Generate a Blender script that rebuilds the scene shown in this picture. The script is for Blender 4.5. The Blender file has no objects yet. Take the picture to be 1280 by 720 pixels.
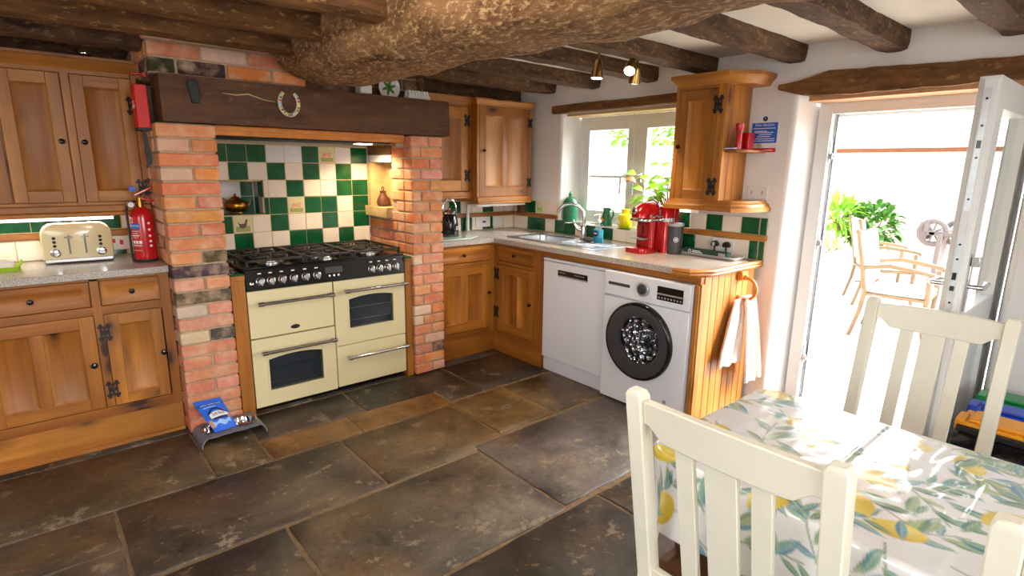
import bpy, bmesh, math, random
import numpy as np
from mathutils import Vector, Matrix, noise as mnoise
R=random.Random(7)
SC=bpy.context.scene
COL=SC.collection
PI=math.pi
def lin(c): c/=255.0; return c/12.92 if c<=.04045 else ((c+.055)/1.055)**2.4
def rgb(r,g,b): return (lin(r),lin(g),lin(b),1.0)
# ------------------------------------------------------------------ materials
class NT:
    def __init__(s,name):
        s.m=bpy.data.materials.new(name); s.m.use_nodes=True; s.t=s.m.node_tree; s.t.nodes.clear()
        s.out=s.n('ShaderNodeOutputMaterial')
    def n(s,k,**kw):
        x=s.t.nodes.new(k)
        for a,v in kw.items(): setattr(x,a,v)
        return x
    def l(s,a,b): s.t.links.new(a,b)
    def bsdf(s,**kw):
        b=s.n('ShaderNodeBsdfPrincipled'); s.l(b.outputs[0],s.out.inputs[0])
        for k,v in kw.items(): s.set(b,k,v)
        return b
    def set(s,node,k,v):
        i=node.inputs[k]
        if hasattr(v,'is_linked'): s.l(v,i)
        else: i.default_value=v
    def coord(s,kind='Object',scale=(1,1,1),rnd=0.0):
        tc=s.n('ShaderNodeTexCoord'); mp=s.n('ShaderNodeMapping'); mp.inputs['Scale'].default_value=scale
        s.l(tc.outputs[kind],mp.inputs['Vector'])
        if rnd:
            oi=s.n('ShaderNodeObjectInfo'); mu=s.n('ShaderNodeMath',operation='MULTIPLY'); mu.inputs[1].default_value=rnd
            s.l(oi.outputs['Random'],mu.inputs[0]); cb=s.n('ShaderNodeCombineXYZ')
            for i in range(3): s.l(mu.outputs[0],cb.inputs[i])
            s.l(cb.outputs[0],mp.inputs['Location'])
        return mp.outputs[0]
    def noise(s,vec,scale=5,detail=4,rough=.6,dist=0.0):
        x=s.n('ShaderNodeTexNoise'); x.inputs['Scale'].default_value=scale; x.inputs['Detail'].default_value=detail
        x.inputs['Roughness'].default_value=rough; x.inputs['Distortion'].default_value=dist
        if vec is not None: s.l(vec,x.inputs['Vector'])
        return x.outputs[0]
    def ramp(s,fac,stops,interp='LINEAR'):
        x=s.n('ShaderNodeValToRGB'); x.color_ramp.interpolation=interp; e=x.color_ramp.elements
        while len(e)<len(stops): e.new(.5)
        for i,(p,c) in enumerate(stops):
            e[i].position=p; e[i].color=c if len(c)==4 else (*c,1)
        s.l(fac,x.inputs[0]); return x.outputs[0]
    def mix(s,fac,a,b,mode='MIX'):
        x=s.n('ShaderNodeMix',data_type='RGBA',blend_type=mode)
        s.set2(x.inputs[0],fac); s.set2(x.inputs[6],a); s.set2(x.inputs[7],b); return x.outputs[2]
    def set2(s,i,v):
        if hasattr(v,'is_linked'): s.l(v,i)
        else: i.default_value=v
    def bump(s,h,strength=.3,dist=.01):
        x=s.n('ShaderNodeBump'); x.inputs['Strength'].default_value=strength; x.inputs['Distance'].default_value=dist
        s.l(h,x.inputs['Height']); return x.outputs[0]
    def attr(s,name='Col'):
        x=s.n('ShaderNodeAttribute'); x.attribute_name=name; return x.outputs[0]
G=lambda v:(v,v,v,1)
def plain(name,c,rough=.5,metal=0.0,var=.06,scale=30,bump=0.0,spec=.5,coat=0.0):
    t=NT(name); v=t.coord(); nz=t.noise(v,scale,3)
    lo=tuple(x*(1-var) for x in c[:3])+(1,); hi=tuple(min(1,x*(1+var)) for x in c[:3])+(1,)
    b=t.bsdf(**{'Base Color':t.ramp(nz,[(.3,lo),(.7,hi)]),'Roughness':rough,'Metallic':metal,'Specular IOR Level':spec,'Coat Weight':coat})
    if bump: t.l(t.bump(nz,bump,.004),b.inputs['Normal'])
    return t.m
def pine(name,axis,light=(202,134,52),dark=(166,100,34),knot=(70,36,14),rough=.44):
    t=NT(name); k=[7,7,7]; k[axis]=.32
    v=t.coord('Object',tuple(k),rnd=13.0)
    n1=t.noise(v,1.0,3,.5,.35)
    w=t.n('ShaderNodeMath',operation='MULTIPLY'); w.inputs[1].default_value=7.0; t.l(n1,w.inputs[0])
    fr=t.n('ShaderNodeMath',operation='PINGPONG'); fr.inputs[1].default_value=1.0; t.l(w.outputs[0],fr.inputs[0])
    g=t.ramp(fr.outputs[0],[(0,rgb(*light)),(.55,rgb(*[int(a*.55+b*.45) for a,b in zip(light,dark)])),(1,rgb(*dark))])
    big=t.noise(t.coord('Object',(2.2,2.2,2.2),rnd=7.0),1.3,2)
    g=t.mix(t.ramp(big,[(.35,G(0)),(.7,G(.6))]),g,rgb(*[int(x*.72) for x in light]),'MIX')
    kk=[11,11,11]; kk[axis]=4.2
    vo=t.n('ShaderNodeTexVoronoi'); vo.inputs['Scale'].default_value=.62; vo.inputs['Randomness'].default_value=1.0
    kd=t.coord('Object',tuple(kk),rnd=31.0); nd=t.n('ShaderNodeVectorMath',operation='ADD')
    t.l(kd,nd.inputs[0]); nn=t.n('ShaderNodeTexNoise'); nn.inputs['Scale'].default_value=2.0; t.l(kd,nn.inputs['Vector'])
    sc=t.n('ShaderNodeVectorMath',operation='SCALE'); sc.inputs['Scale'].default_value=.35; t.l(nn.outputs[1],sc.inputs[0]); t.l(sc.outputs[0],nd.inputs[1])
    t.l(nd.outputs[0],vo.inputs['Vector'])
    km=t.ramp(vo.outputs['Distance'],[(.08,G(1)),(.15,G(.40)),(.30,G(0))])
    sel=t.ramp(vo.outputs['Color'],[(.36,G(0)),(.42,G(1))])
    km2=t.mix(1.0,km,sel,'MULTIPLY')
    col=t.mix(km2,g,rgb(*knot))
    oi=t.n('ShaderNodeObjectInfo'); col=t.mix(1.0,col,t.ramp(oi.outputs['Random'],[(0,rgb(206,194,176)),(.5,rgb(238,232,222)),(1,rgb(255,255,255))]),'MULTIPLY')
    fine=t.noise(t.coord('Object',tuple(x*9 for x in k)),2.0,2)
    b=t.bsdf(**{'Base Color':t.mix(.30,col,fine,'OVERLAY'),'Roughness':rough})
    t.l(t.bump(fr.outputs[0],.05,.002),b.inputs['Normal'])
    return t.m
PX,PY,PZ=[pine('pine_grain_'+'xyz'[i],i) for i in range(3)]
def oldwood(name,dark,mid,flake,amt=.5,scale=3,axis=0,rough=.75,b=.6,fs=1.0):
    t=NT(name); k=[6,6,6]; k[axis]=1.2
    v=t.coord('Object',tuple(k),rnd=9.0); n1=t.noise(v,scale,6,.65,.6)
    c=t.ramp(n1,[(.3,rgb(*dark)),(.68,rgb(*mid))])
    k2=[5,5,5]; k2[axis]=2.4
    n2=t.noise(t.coord('Object',tuple(k2),rnd=5.0),5.5*fs,8,.72)
    m=t.ramp(n2,[(.60-amt*.16,G(0)),(.70-amt*.10,G(1))])
    c=t.mix(m,c,rgb(*flake))
    bs=t.bsdf(**{'Base Color':c,'Roughness':rough,'Specular IOR Level':.3})
    hh=t.mix(.5,n1,n2); t.l(t.bump(hh,b,.02),bs.inputs['Normal'])
    return t.m
M={}
M['beam']=oldwood('weathered_oak',(92,60,36),(172,128,86),(222,182,134),.62,2.6,1,.7,1.0,2.3)
M['joist']=oldwood('dark_oak',(46,32,22),(112,82,56),(150,118,82),.35,4,0,.75,1.0,1.6)
M['joistl']=oldwood('brown_oak',(74,47,26),(134,92,52),(196,150,90),.25,4,0,.6,.9,1.8)
M['mantel']=oldwood('mantel_oak',(70,44,28),(106,70,46),(128,92,60),.1,3,0,.55,.4)
M['lintel']=oldwood('lintel_oak',(78,50,26),(142,98,56),(166,122,74),.3,3,1,.7,.9)
t=NT('brick'); a=t.attr(); v=t.coord('Object',(1,1,1)); n1=t.noise(v,28,5,.65); n2=t.noise(v,9,4,.6)
c=t.mix(.38,a,t.ramp(n1,[(.3,G(.30)),(.7,G(.75))]),'OVERLAY')
c=t.mix(t.ramp(n2,[(.46,G(0)),(.70,G(.62))]),c,rgb(228,190,160))
b=t.bsdf(**{'Base Color':c,'Roughness':.82,'Specular IOR Level':.25}); t.l(t.bump(n1,.55,.006),b.inputs['Normal']); M['brick']=t.m
M['mortar']=plain('mortar',rgb(178,158,130),.95,0,.18,60,.5)
M['plaster']=plain('white_plaster',rgb(238,236,234),.9,0,.02,6,.25)
M['ceil']=plain('cream_ceiling_plaster',rgb(238,233,222),.92,0,.03,5,.15)
M['greyplaster']=plain('grey_painted_plaster',rgb(196,198,196),.9,0,.03,5,.15)
def glaze(name,c,rough=.08,var=.1): 
    t=NT(name); v=t.coord('Object',(1,1,1)); n=t.noise(v,14,3); n2=t.noise(v,45,2)
    b=t.bsdf(**{'Base Color':t.ramp(n,[(.3,tuple(x*(1-var) for x in c[:3])+(1,)),(.7,tuple(min(1,x*(1+var)) for x in c[:3])+(1,))]),'Roughness':rough})
    t.l(t.bump(n2,.12,.004),b.inputs['Normal']); return t.m
M['tg']=glaze('green_glaze',rgb(10,84,46),.08,.35)
M['tc']=glaze('cream_glaze',rgb(238,226,210),.12,.03)
M['tw']=glaze('white_glaze',rgb(232,230,232),.12,.03)
M['grout']=plain('grout',rgb(214,192,150),.9)
M['picbg']=glaze('picture_tile_glaze',rgb(222,212,170),.15,.05)
t=NT('granite_laminate'); v=t.coord(); 
n1=t.noise(v,190,2,.6); vo=t.n('ShaderNodeTexVoronoi'); vo.inputs['Scale'].default_value=260; t.l(v,vo.inputs['Vector'])
c=t.ramp(n1,[(.30,rgb(70,60,56)),(.40,rgb(150,140,132)),(.55,rgb(192,184,174)),(.68,rgb(222,216,208))])
c=t.mix(.45,c,t.ramp(vo.outputs['Color'],[(.1,rgb(88,78,74)),(.4,rgb(178,168,160)),(.9,rgb(214,208,200))]))
t.bsdf(**{'Base Color':c,'Roughness':.22}); M['granite']=t.m
t=NT('flagstone'); a=t.attr(); v=t.coord('Object',(1,1,.2)); n1=t.noise(v,2.6,8,.68,.5); n2=t.noise(v,7,8,.72); n3=t.noise(v,1.3,4,.6); n4=t.noise(v,38,6,.7)
c=t.mix(1.0,a,t.ramp(n1,[(.30,G(.10)),(.5,G(.46)),(.70,G(.90))]),'OVERLAY')
c=t.mix(t.ramp(n3,[(.52,G(0)),(.66,G(.55))]),c,rgb(108,76,38))
c=t.mix(t.ramp(n2,[(.575,G(0)),(.62,G(.6))]),c,rgb(140,122,98)); n5=t.noise(t.coord('Object',(1,1,.2)),19,8,.75); c=t.mix(t.ramp(n5,[(.60,G(0)),(.64,G(.45))]),c,rgb(150,130,102)); c=t.mix(t.ramp(n5,[(.34,G(.5)),(.42,G(0))]),c,rgb(34,28,24))
c=t.mix(.5,c,t.ramp(n4,[(.3,G(.3)),(.7,G(.68))]),'OVERLAY')
b=t.bsdf(**{'Base Color':c,'Roughness':t.ramp(n2,[(.3,G(.30)),(.7,G(.6))]),'Specular IOR Level':.5})
t.l(t.bump(t.mix(.4,n2,n4),.35,.008),b.inputs['Normal']); M['flag']=t.m
M['joint']=plain('flagstone_mortar',rgb(118,96,70),.9,0,.25,40,.4)
M['cream']=plain('cream_enamel',rgb(232,218,172),.18,0,.015,4,0,.5,.3)
M['black']=plain('black_gloss',rgb(14,14,15),.14,0,.1)
M['blackm']=plain('black_iron',rgb(28,26,26),.55,0,.25,40,.3)
M['iron']=plain('cast_iron',rgb(44,40,38),.5,.2,.2,60,.2)
M['chrome']=plain('chrome',rgb(205,206,210),.10,1.0,.02)
M['steel']=plain('brushed_steel',rgb(200,202,205),.28,1.0,.05,90)
M['white']=plain('white_enamel',rgb(232,233,240),.28,0,.01)
M['plastic']=plain('white_plastic',rgb(234,232,228),.35,0,.01)
M['upvc']=plain('white_upvc',rgb(238,240,240),.3,0,.01)
M['dgrey']=plain('dark_grey_plastic',rgb(62,62,66),.3,0,.05)
M['silver']=plain('silver_plastic',rgb(190,190,194),.3,.6,.03)
M['red']=plain('red_paint',rgb(196,20,26),.22,0,.05,10,0,.5,.4)
M['redbox']=plain('bright_red_metal',rgb(224,30,24),.5,0,.04)
M['redm']=plain('metallic_red',rgb(172,8,16),.16,.35,.08,30,0,.5,.5)
M['blue']=plain('blue_plastic',rgb(30,70,190),.35)
M['paint']=plain('cream_paint',rgb(232,227,208),.4,0,.025,14,.06)
M['seat']=plain('brown_wood_seat',rgb(112,74,48),.45,0,.2,12)
M['brass']=plain('aged_brass',rgb(176,132,62),.3,1.0,.2,20)
M['bronze']=plain('rusty_bronze',rgb(110,70,52),.6,.4,.2,30,.3)
M['stone']=plain('yellow_sandstone',rgb(206,176,122),.9,0,.2,14,.7)
M['gold']=plain('satin_brass',rgb(196,160,96),.25,1.0,.05)
M['green_pot']=glaze('green_pottery',rgb(40,110,76),.2,.3)
M['yellow_pot']=glaze('yellow_pottery',rgb(240,214,28),.2,.1)
M['orange']=plain('orange_plastic',rgb(236,158,30),.35)
M['greenp']=plain('green_plastic',rgb(10,140,70),.35)
M['lime']=plain('lime_plastic',rgb(160,196,40),.35)
M['towel']=plain('pale_pink_towel',rgb(240,222,212),.95,0,.06,120,.6)
M['ring']=plain('orange_wood',rgb(214,124,44),.35,0,.1)
M['sponge']=plain('grey_steel_wool',rgb(92,88,86),.9,0,.3,120,1.0)
M['leaf']=plain('leaf_green',rgb(146,204,62),.45,0,.3,12)
M['leafd']=plain('leaf_dark',rgb(70,120,40),.5,0,.35,9)
M['leafred']=plain('leaf_red',rgb(200,110,50),.45,0,.2,12)
M['terra']=plain('terracotta',rgb(188,108,70),.8,0,.1)
M['stem']=plain('stem_brown',rgb(150,110,70),.7)
M['paper']=plain('white_paper',rgb(236,236,236),.6,0,.01)
M['blueink']=plain('blue_print',rgb(38,104,206),.5,0,.03)
M['redink']=plain('red_print',rgb(222,36,44),.5,0,.03)
M['navy']=plain('navy_print',rgb(22,32,80),.4,0,.05)
M['bagblue']=plain('blue_foil',rgb(44,104,220),.28,0,.12,8)
M['biscuit']=plain('biscuit_print',rgb(196,140,90),.5)
M['lblue']=plain('pale_blue_print',rgb(150,196,246),.5)
M['bowlgrey']=plain('grey_feeder_plastic',rgb(112,114,124),.4)
M['darkgreen']=plain('dark_green_card',rgb(24,66,52),.5)
M['glassboard']=plain('pale_green_glass',rgb(196,222,200),.08)
M['patio']=plain('pale_patio_stone',rgb(214,204,190),.9,0,.1,3,.3)
M['gwood']=plain('bronze_painted_metal',rgb(104,82,54),.5,0,.1)
M['gcush']=plain('cream_outdoor_fabric',rgb(236,230,218),.9)
M['wheel']=plain('weathered_grey_wood',rgb(104,94,92),.8)
M['gwall']=plain('pale_garden_stone',rgb(216,204,182),.9,0,.25,5,.6)
M['bin']=plain('black_bin_plastic',rgb(30,30,31),.35)
M['binbag']=plain('black_polythene',rgb(26,26,28),.18,0,.2,9,1.0)
M['capbrown']=plain('orange_brown_tile',rgb(112,66,36),.8,0,.2)
M['peach']=plain('pale_orange_timber',rgb(206,158,116),.5,0,.1,20)
M['dull_green']=plain('faded_green_print',rgb(150,158,88),.4,0,.1)
M['amber']=plain('waxed_pine_strip',rgb(206,128,52),.3,0,.12,20)
M['rubber']=plain('grey_seal_rubber',rgb(120,124,128),.6)
M['galv']=plain('galvanised_strip',rgb(196,200,204),.35,.7,.08,30)
def glassmat(name,tint=(1,1,1,1),ior=1.45):
    t=NT(name); tr=t.n('ShaderNodeBsdfTransparent'); tr.inputs[0].default_value=tint; gl=t.n('ShaderNodeBsdfGlossy'); gl.inputs['Roughness'].default_value=.02
    fr=t.n('ShaderNodeFresnel'); fr.inputs[0].default_value=ior; ge=t.n('ShaderNodeNewGeometry'); inv=t.n('ShaderNodeMath',operation='SUBTRACT'); inv.inputs[0].default_value=1.0; t.l(ge.outputs['Backfacing'],inv.inputs[1]); mu=t.n('ShaderNodeMath',operation='MULTIPLY'); t.l(fr.outputs[0],mu.inputs[0]); t.l(inv.outputs[0],mu.inputs[1]); mx=t.n('ShaderNodeMixShader'); t.l(mu.outputs[0],mx.inputs[0]); t.l(tr.outputs[0],mx.inputs[1]); t.l(gl.outputs[0],mx.inputs[2]); t.l(mx.outputs[0],t.out.inputs[0]); return t.m
M['glass']=glassmat('window_glass',(.97,.98,.98,1))
M['ovenglass']=glassmat('smoked_glass',(.62,.66,.68,1))
M['doorglass']=glassmat('door_glass',(.95,.98,.97,1),1.3)
M['soapblue']=plain('blue_liquid_soap',rgb(60,186,226),.12,0,.08)
M['clearp']=glassmat('clear_plastic',(.85,.93,.96,1))
M['tank']=glassmat('smoky_clear_plastic',(.62,.62,.68,1))
def emis(name,c,s):
    t=NT(name); e=t.n('ShaderNodeEmission'); e.inputs[0].default_value=c; e.inputs[1].default_value=s; t.l(e.outputs[0],t.out.inputs[0]); return t.m
M['tube']=emis('lit_strip_tube',(1,.93,.8,1),6)
M['bulb']=emis('lit_bulb',(1,.86,.6,1),14)
M['leafcloth']=None
# tablecloth : colours come from the print stored per vertex
t=NT('printed_pvc_cloth'); a=t.attr(); n=t.noise(t.coord('Object',(1,1,1)),9,3); b=t.bsdf(**{'Base Color':a,'Roughness':.15,'Specular IOR Level':.6,'Coat Weight':1.0,'Coat Roughness':.05,'Coat IOR':1.7})
t.l(t.bump(n,.05,.01),b.inputs['Normal']); M['cloth']=t.m
# ------------------------------------------------------------------ mesh builder
class MB:
    def __init__(s,mats,T=None):
        s.bm=bmesh.new(); s.mats=mats if isinstance(mats,(list,tuple)) else [mats]; s.mi=0; s.T=T; s.col=None
        s.cl=None
    def _v(s,p):
        p=Vector(p)
        return s.bm.verts.new(s.T(p) if s.T else p)
    def _f(s,vs,smooth=False):
        try: f=s.bm.faces.new(vs)
        except ValueError: return None
        f.material_index=s.mi; f.smooth=smooth
        if s.col is not None:
            if s.cl is None: s.cl=s.bm.loops.layers.float_color.new('Col')
            for l in f.loops: l[s.cl]=s.col
        return f
    def hexa(s,P):
        v=[s._v(p) for p in P]
        for q in ((0,1,2,3),(4,5,6,7),(0,1,5,4),(1,2,6,5),(2,3,7,6),(3,0,4,7)): s._f([v[i] for i in q])
    def box(s,x0,x1,y0,y1,z0,z1):
        s.hexa([(x0,y0,z0),(x1,y0,z0),(x1,y1,z0),(x0,y1,z0),(x0,y0,z1),(x1,y0,z1),(x1,y1,z1),(x0,y1,z1)])
    def frustum(s,a,b):   # a,b = (x0,x1,y0,y1,z)
        s.hexa([(a[0],a[2],a[4]),(a[1],a[2],a[4]),(a[1],a[3],a[4]),(a[0],a[3],a[4]),(b[0],b[2],b[4]),(b[1],b[2],b[4]),(b[1],b[3],b[4]),(b[0],b[3],b[4])])
    def rings(s,R_,cap=True,closed=False,smooth=True):
        V=[[s._v(p) for p in r] for r in R_]; n=len(V[0])
        m=len(V)
        for i in range(m if closed else m-1):
            A,B=V[i],V[(i+1)%m]
            for j in range(n): s._f([A[j],A[(j+1)%n],B[(j+1)%n],B[j]],smooth)
        if cap and not closed:
            s._f(V[0]); s._f(V[-1])
    def lathe(s,prof,c=(0,0,0),ax='z',n=24,smooth=True,cap=True):
        rr=[]
        for r,h in prof:
            ring=[]
            for k in range(n):
                a=2*PI*k/n; u,v=max(r,1e-4)*math.cos(a),max(r,1e-4)*math.sin(a)
                q={'z':(u,v,h),'y':(u,h,v),'x':(h,u,v)}[ax]; ring.append((c[0]+q[0],c[1]+q[1],c[2]+q[2]))
            rr.append(ring)
        s.rings(rr,cap,False,smooth)
    def tube(s,pts,r,n=10,closed=False,cap=True):
        pts=[Vector(p) for p in pts]; m=len(pts); rr=[]; up=None
        for i,p in enumerate(pts):
            a=pts[(i-1)%m] if (closed or i>0) else p; b=pts[(i+1)%m] if (closed or i<m-1) else p
            d=(b-a).normalized()
            if up is None:
                up=Vector((0,0,1)) if abs(d.z)<.9 else Vector((1,0,0))
            u=d.cross(up).normalized(); w=u.cross(d).normalized(); up=w
            rad=r[i] if isinstance(r,(list,tuple)) else r
            rr.append([p+u*rad*math.cos(2*PI*k/n)+w*rad*math.sin(2*PI*k/n) for k in range(n)])
        s.rings(rr,cap,closed)
    def prism(s,poly,h0,h1,ax='z'):
        f={'z':lambda a,b,h:(a,b,h),'y':lambda a,b,h:(a,h,b),'x':lambda a,b,h:(h,a,b)}[ax]
        A=[s._v(f(a,b,h0)) for a,b in poly]; B=[s._v(f(a,b,h1)) for a,b in poly]; n=len(poly)
        s._f(A); s._f(B)
        for i in range(n): s._f([A[i],A[(i+1)%n],B[(i+1)%n],B[i]])
    def sphere(s,c,r,n=16,m=10,sc=(1,1,1)):
        rr=[]
        for i in range(m+1):
            t=PI*i/m; rr.append([(c[0]+sc[0]*r*max(math.sin(t),.01)*math.cos(2*PI*k/n),c[1]+sc[1]*r*max(math.sin(t),.01)*math.sin(2*PI*k/n),c[2]-sc[2]*r*math.cos(t)) for k in range(n)])
        s.rings(rr)
    def torus(s,c,R_,r,ax='z',n=28,m=10,a0=0,a1=2*PI):
        full=abs(a1-a0-2*PI)<1e-6; k=n if full else n+1; P=[]
        for i in range(k):
            a=a0+(a1-a0)*i/n; u,v=R_*math.cos(a),R_*math.sin(a)
            q={'z':(u,v,0),'y':(u,0,v),'x':(0,u,v)}[ax]; P.append((c[0]+q[0],c[1]+q[1],c[2]+q[2]))
        s.tube(P,r,m,full)
def worldloc(o):
    p=Vector((0,0,0))
    while o is not None: p=p+o.location; o=o.parent
    return p
def build(name,mb,parent=None,bevel=0,smooth=40,seg=2,origin=None):
    bm=mb.bm
    bmesh.ops.recalc_face_normals(bm,faces=bm.faces)
    me=bpy.data.meshes.new(name)
    off=worldloc(parent) if parent is not None else Vector(origin or (0,0,0))
    bmesh.ops.translate(bm,verts=bm.verts,vec=-off)
    bm.to_mesh(me); bm.free()
    for m in mb.mats: me.materials.append(m)
    for p in me.polygons: p.use_smooth=True
    me.set_sharp_from_angle(angle=math.radians(smooth))
    o=bpy.data.objects.new(name,me); COL.objects.link(o)
    if parent is not None: o.parent=parent
    else: o.location=off
    if bevel:
        b=o.modifiers.new('bevel','BEVEL'); b.width=bevel; b.segments=seg; b.limit_method='ANGLE'; b.angle_limit=math.radians(40); b.harden_normals=False
    return o
def tag(o,label,cat,group=None,kind=None):
    o['label']=label; o['category']=cat
    if group: o['group']=group
    if kind: o['kind']=kind
    return o
def thing(name,label,cat,loc=(0,0,0),group=None,kind=None):
    o=bpy.data.objects.new(name,None); COL.objects.link(o); o.location=loc; o.empty_display_size=.05
    return tag(o,label,cat,group,kind)
def single(name,mb,label,cat,group=None,kind=None,**kw):
    bm=mb.bm; xs=[v.co for v in bm.verts]
    mn=[min(v[i] for v in xs) for i in range(3)]; mx=[max(v[i] for v in xs) for i in range(3)]
    o=build(name,mb,None,origin=((mn[0]+mx[0])/2,(mn[1]+mx[1])/2,mn[2]),**kw)
    return tag(o,label,cat,group,kind)
def copytree(o,loc,rz=None):
    c=o.copy(); COL.objects.link(c); c.location=loc
    if rz is not None: c.rotation_euler=(0,0,rz)
    def rec(src,dst):
        for ch in list(src.children):
            k=ch.copy(); COL.objects.link(k); k.parent=dst; rec(ch,k)
    rec(o,c); return c
def FA(Y): return lambda p: Vector((p.x,Y-p.y,p.z))      # u=x, d towards viewer, w=z on a face looking to -y
def FB(X): return lambda p: Vector((X-p.y,-p.x,p.z))     # u=-y on a face looking to -x
def text(s,size,T,parent,mat,name='lettering',depth=.0006,align='CENTER',pos=(0,0),d=.0005,squash=1.0):
    cu=bpy.data.curves.new('tx','FONT'); cu.body=s; cu.size=size; cu.extrude=depth; cu.align_x=align; cu.align_y='CENTER'
    ob=bpy.data.objects.new('tx',cu); COL.objects.link(ob)
    bpy.context.view_layer.update()
    dg=bpy.context.evaluated_depsgraph_get(); me0=bpy.data.meshes.new_from_object(ob.evaluated_get(dg))
    bm=bmesh.new(); bm.from_mesh(me0)
    for v in bm.verts:
        v.co=T(Vector((pos[0]+v.co.x*squash,d+depth+v.co.z,pos[1]+v.co.y)))
    bpy.data.objects.remove(ob); bpy.data.meshes.remove(me0); bpy.data.curves.remove(cu)
    mb=MB(mat); mb.bm.free(); mb.bm=bm
    return build(name,mb,parent)
SKY,SUN,FILL_F,FILL_L,SPOT,FILL_P,HOOD,STRIP,EXPO=1.45,2.3,38,14,26,4.8,28,1.4,0.12
# ================================================================== SETTING
def struct(name,mb,label,cat,**kw):
    o=build(name,mb,None,**kw); return tag(o,label,cat,None,'structure')
# ---- flagstone floor
mb=MB([M['flag'],M['joint']])
mb.mi=1; mb.box(-4.4,.9,-5.6,.7,-.08,-.006); mb.mi=0
rows=[(.55,-.10,[-4.4,-2.9,-2.29,-2.02,-1.38,-.87,-.60,.0,.9]),
 (-.10,-.46,[-2.02,-1.38,-.87]),(-.46,-.715,[-2.02,-1.52,-.89]),
 (-.10,-.715,[-4.4,-3.2,-2.29,-2.02]),(-.10,-.66,[-.88,-.595,.0,.9]),
 (-.715,-1.04,[-4.4,-3.5,-2.70]),(-1.04,-1.30,[-4.4,-3.2,-2.70]),(-.715,-1.29,[-2.70,-1.67,-.92]),(-.68,-1.22,[-.92,-.465,.05,.9]),
 (-1.30,-1.97,[-4.4,-3.1,-2.16,-1.14]),(-1.24,-1.955,[-1.14,.02,.9]),(-1.97,-2.72,[-4.4,-3.4,-2.6,-1.92,-.95,.0,.9]),
 (-2.72,-3.3,[-4.4,-3.0,-1.9,-1.1,.1,.9]),(-3.3,-4.1,[-4.4,-3.3,-2.3,-1.3,.0,.9]),(-4.1,-4.9,[-4.4,-2.9,-1.7,-.6,.9]),(-4.9,-5.6,[-4.4,-3.3,-2.1,-.9,.9])]
tones=[(74,62,50),(62,54,46),(84,68,50),(70,60,52),(92,74,52),(58,52,46),(80,70,60)]
rf=random.Random(5)
special={(-1.14,-2.16):(92,80,66),(-1.67,-.92):(84,66,44),(-.92,-.465):(110,86,52),(-1.52,-.89):(120,84,42),(-2.02,-1.52):(112,78,40),(-.595,.0):(58,48,42),(-1.14,.02):(92,84,80),(-2.70,-1.67):(70,58,46),(-2.9,-2.29):(58,52,46),(-2.29,-2.02):(90,72,48)}
for y1,y0,xs in rows:
    for a,b in zip(xs[:-1],xs[1:]):
        t_=special.get((a,b)) or special.get((b,a)) or rf.choice(tones)
        if y1>.4 : t_=(70,60,50)
        mb.col=rgb(*t_); g=.008; n=10
        # slab outline with slightly wandering worn edges
        pts=[]
        for k in range(n): pts.append((a+g+(b-a-2*g)*k/n,y0+g))
        for k in range(n): pts.append((b-g,y0+g+(y1-y0-2*g)*k/n))
        for k in range(n): pts.append((b-g-(b-a-2*g)*k/n,y1-g))
        for k in range(n): pts.append((a+g,y1-g-(y1-y0-2*g)*k/n))
        q=[(x+rf.uniform(-.004,.004),y+rf.uniform(-.004,.004)) for x,y in pts]
        cx,cy=(a+b)/2,(y0+y1)/2
        q2=[(x+(cx-x)*.012,y+(cy-y)*.012) for x,y in q]
        zt=rf.uniform(-.0015,.0015)
        mb.rings([[(x,y,-.03) for x,y in q],[(x,y,-.004) for x,y in q],[(x,y,zt) for x,y in q2]],True,False,False)
mb.mi=1
struct('floor',mb,'dark worn flagstone floor with pale mortar joints','floor',smooth=60)
# ---- walls
WB=.66; WO=.90; YA=.53
def wallbox(mb,*a): mb.box(*a)
mb=MB(M['plaster'])
NX0,NX1,NZ0,NZ1=-1.95,-1.605,1.165,1.392     # tiled recess behind the cooker
mb.box(-4.4,NX0,YA,.85,-.08,2.35); mb.box(NX1,WO+.1,YA,.85,-.08,2.35); mb.box(NX0,NX1,YA,.85,-.08,NZ0); mb.box(NX0,NX1,YA,.85,NZ1,2.35); mb.box(NX0,NX1,.70,.85,NZ0,NZ1)
struct('wall_back',mb,'white plastered wall behind the cooker and cupboards','wall')
def profile_wall(mb,seg,x0,x1):   # splayed reveals: list of quads in plan, extruded in z
    for poly,z0,z1 in seg: mb.prism(poly,z0,z1,'z')
wy0,wy1=-.07,-1.40     # window reveal on the room side
mb=MB(M['plaster'])
ycut=[(YA,YA),(wy0,-.126),(wy1,-1.36),(-1.985,-2.046),(-3.06,-3.02),(-5.6,-5.6)]; zcut=[-.08,1.02,1.935,2.35]
solid=lambda i,j: 0<=i<5 and 0<=j<3 and not(i==1 and j==1) and not(i==3 and j<=1)
Vf=[[mb._v((WB,y[0],z)) for z in zcut] for y in ycut]; Vb=[[mb._v((WO,y[1],z)) for z in zcut] for y in ycut]
for i in range(5):
    for j in range(3):
        if not solid(i,j): continue
        mb._f([Vf[i][j],Vf[i+1][j],Vf[i+1][j+1],Vf[i][j+1]]); mb._f([Vb[i][j],Vb[i][j+1],Vb[i+1][j+1],Vb[i+1][j]])
        for di,dj,p,q in ((-1,0,(i,j),(i,j+1)),(1,0,(i+1,j),(i+1,j+1)),(0,-1,(i,j),(i+1,j)),(0,1,(i,j+1),(i+1,j+1))):
            if not solid(i+di,j+dj): mb._f([Vf[p[0]][p[1]],Vf[q[0]][q[1]],Vb[q[0]][q[1]],Vb[p[0]][p[1]]])
struct('wall_right',mb,'white plastered wall with the window and the open garden door','wall',bevel=.022,seg=3)
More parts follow.
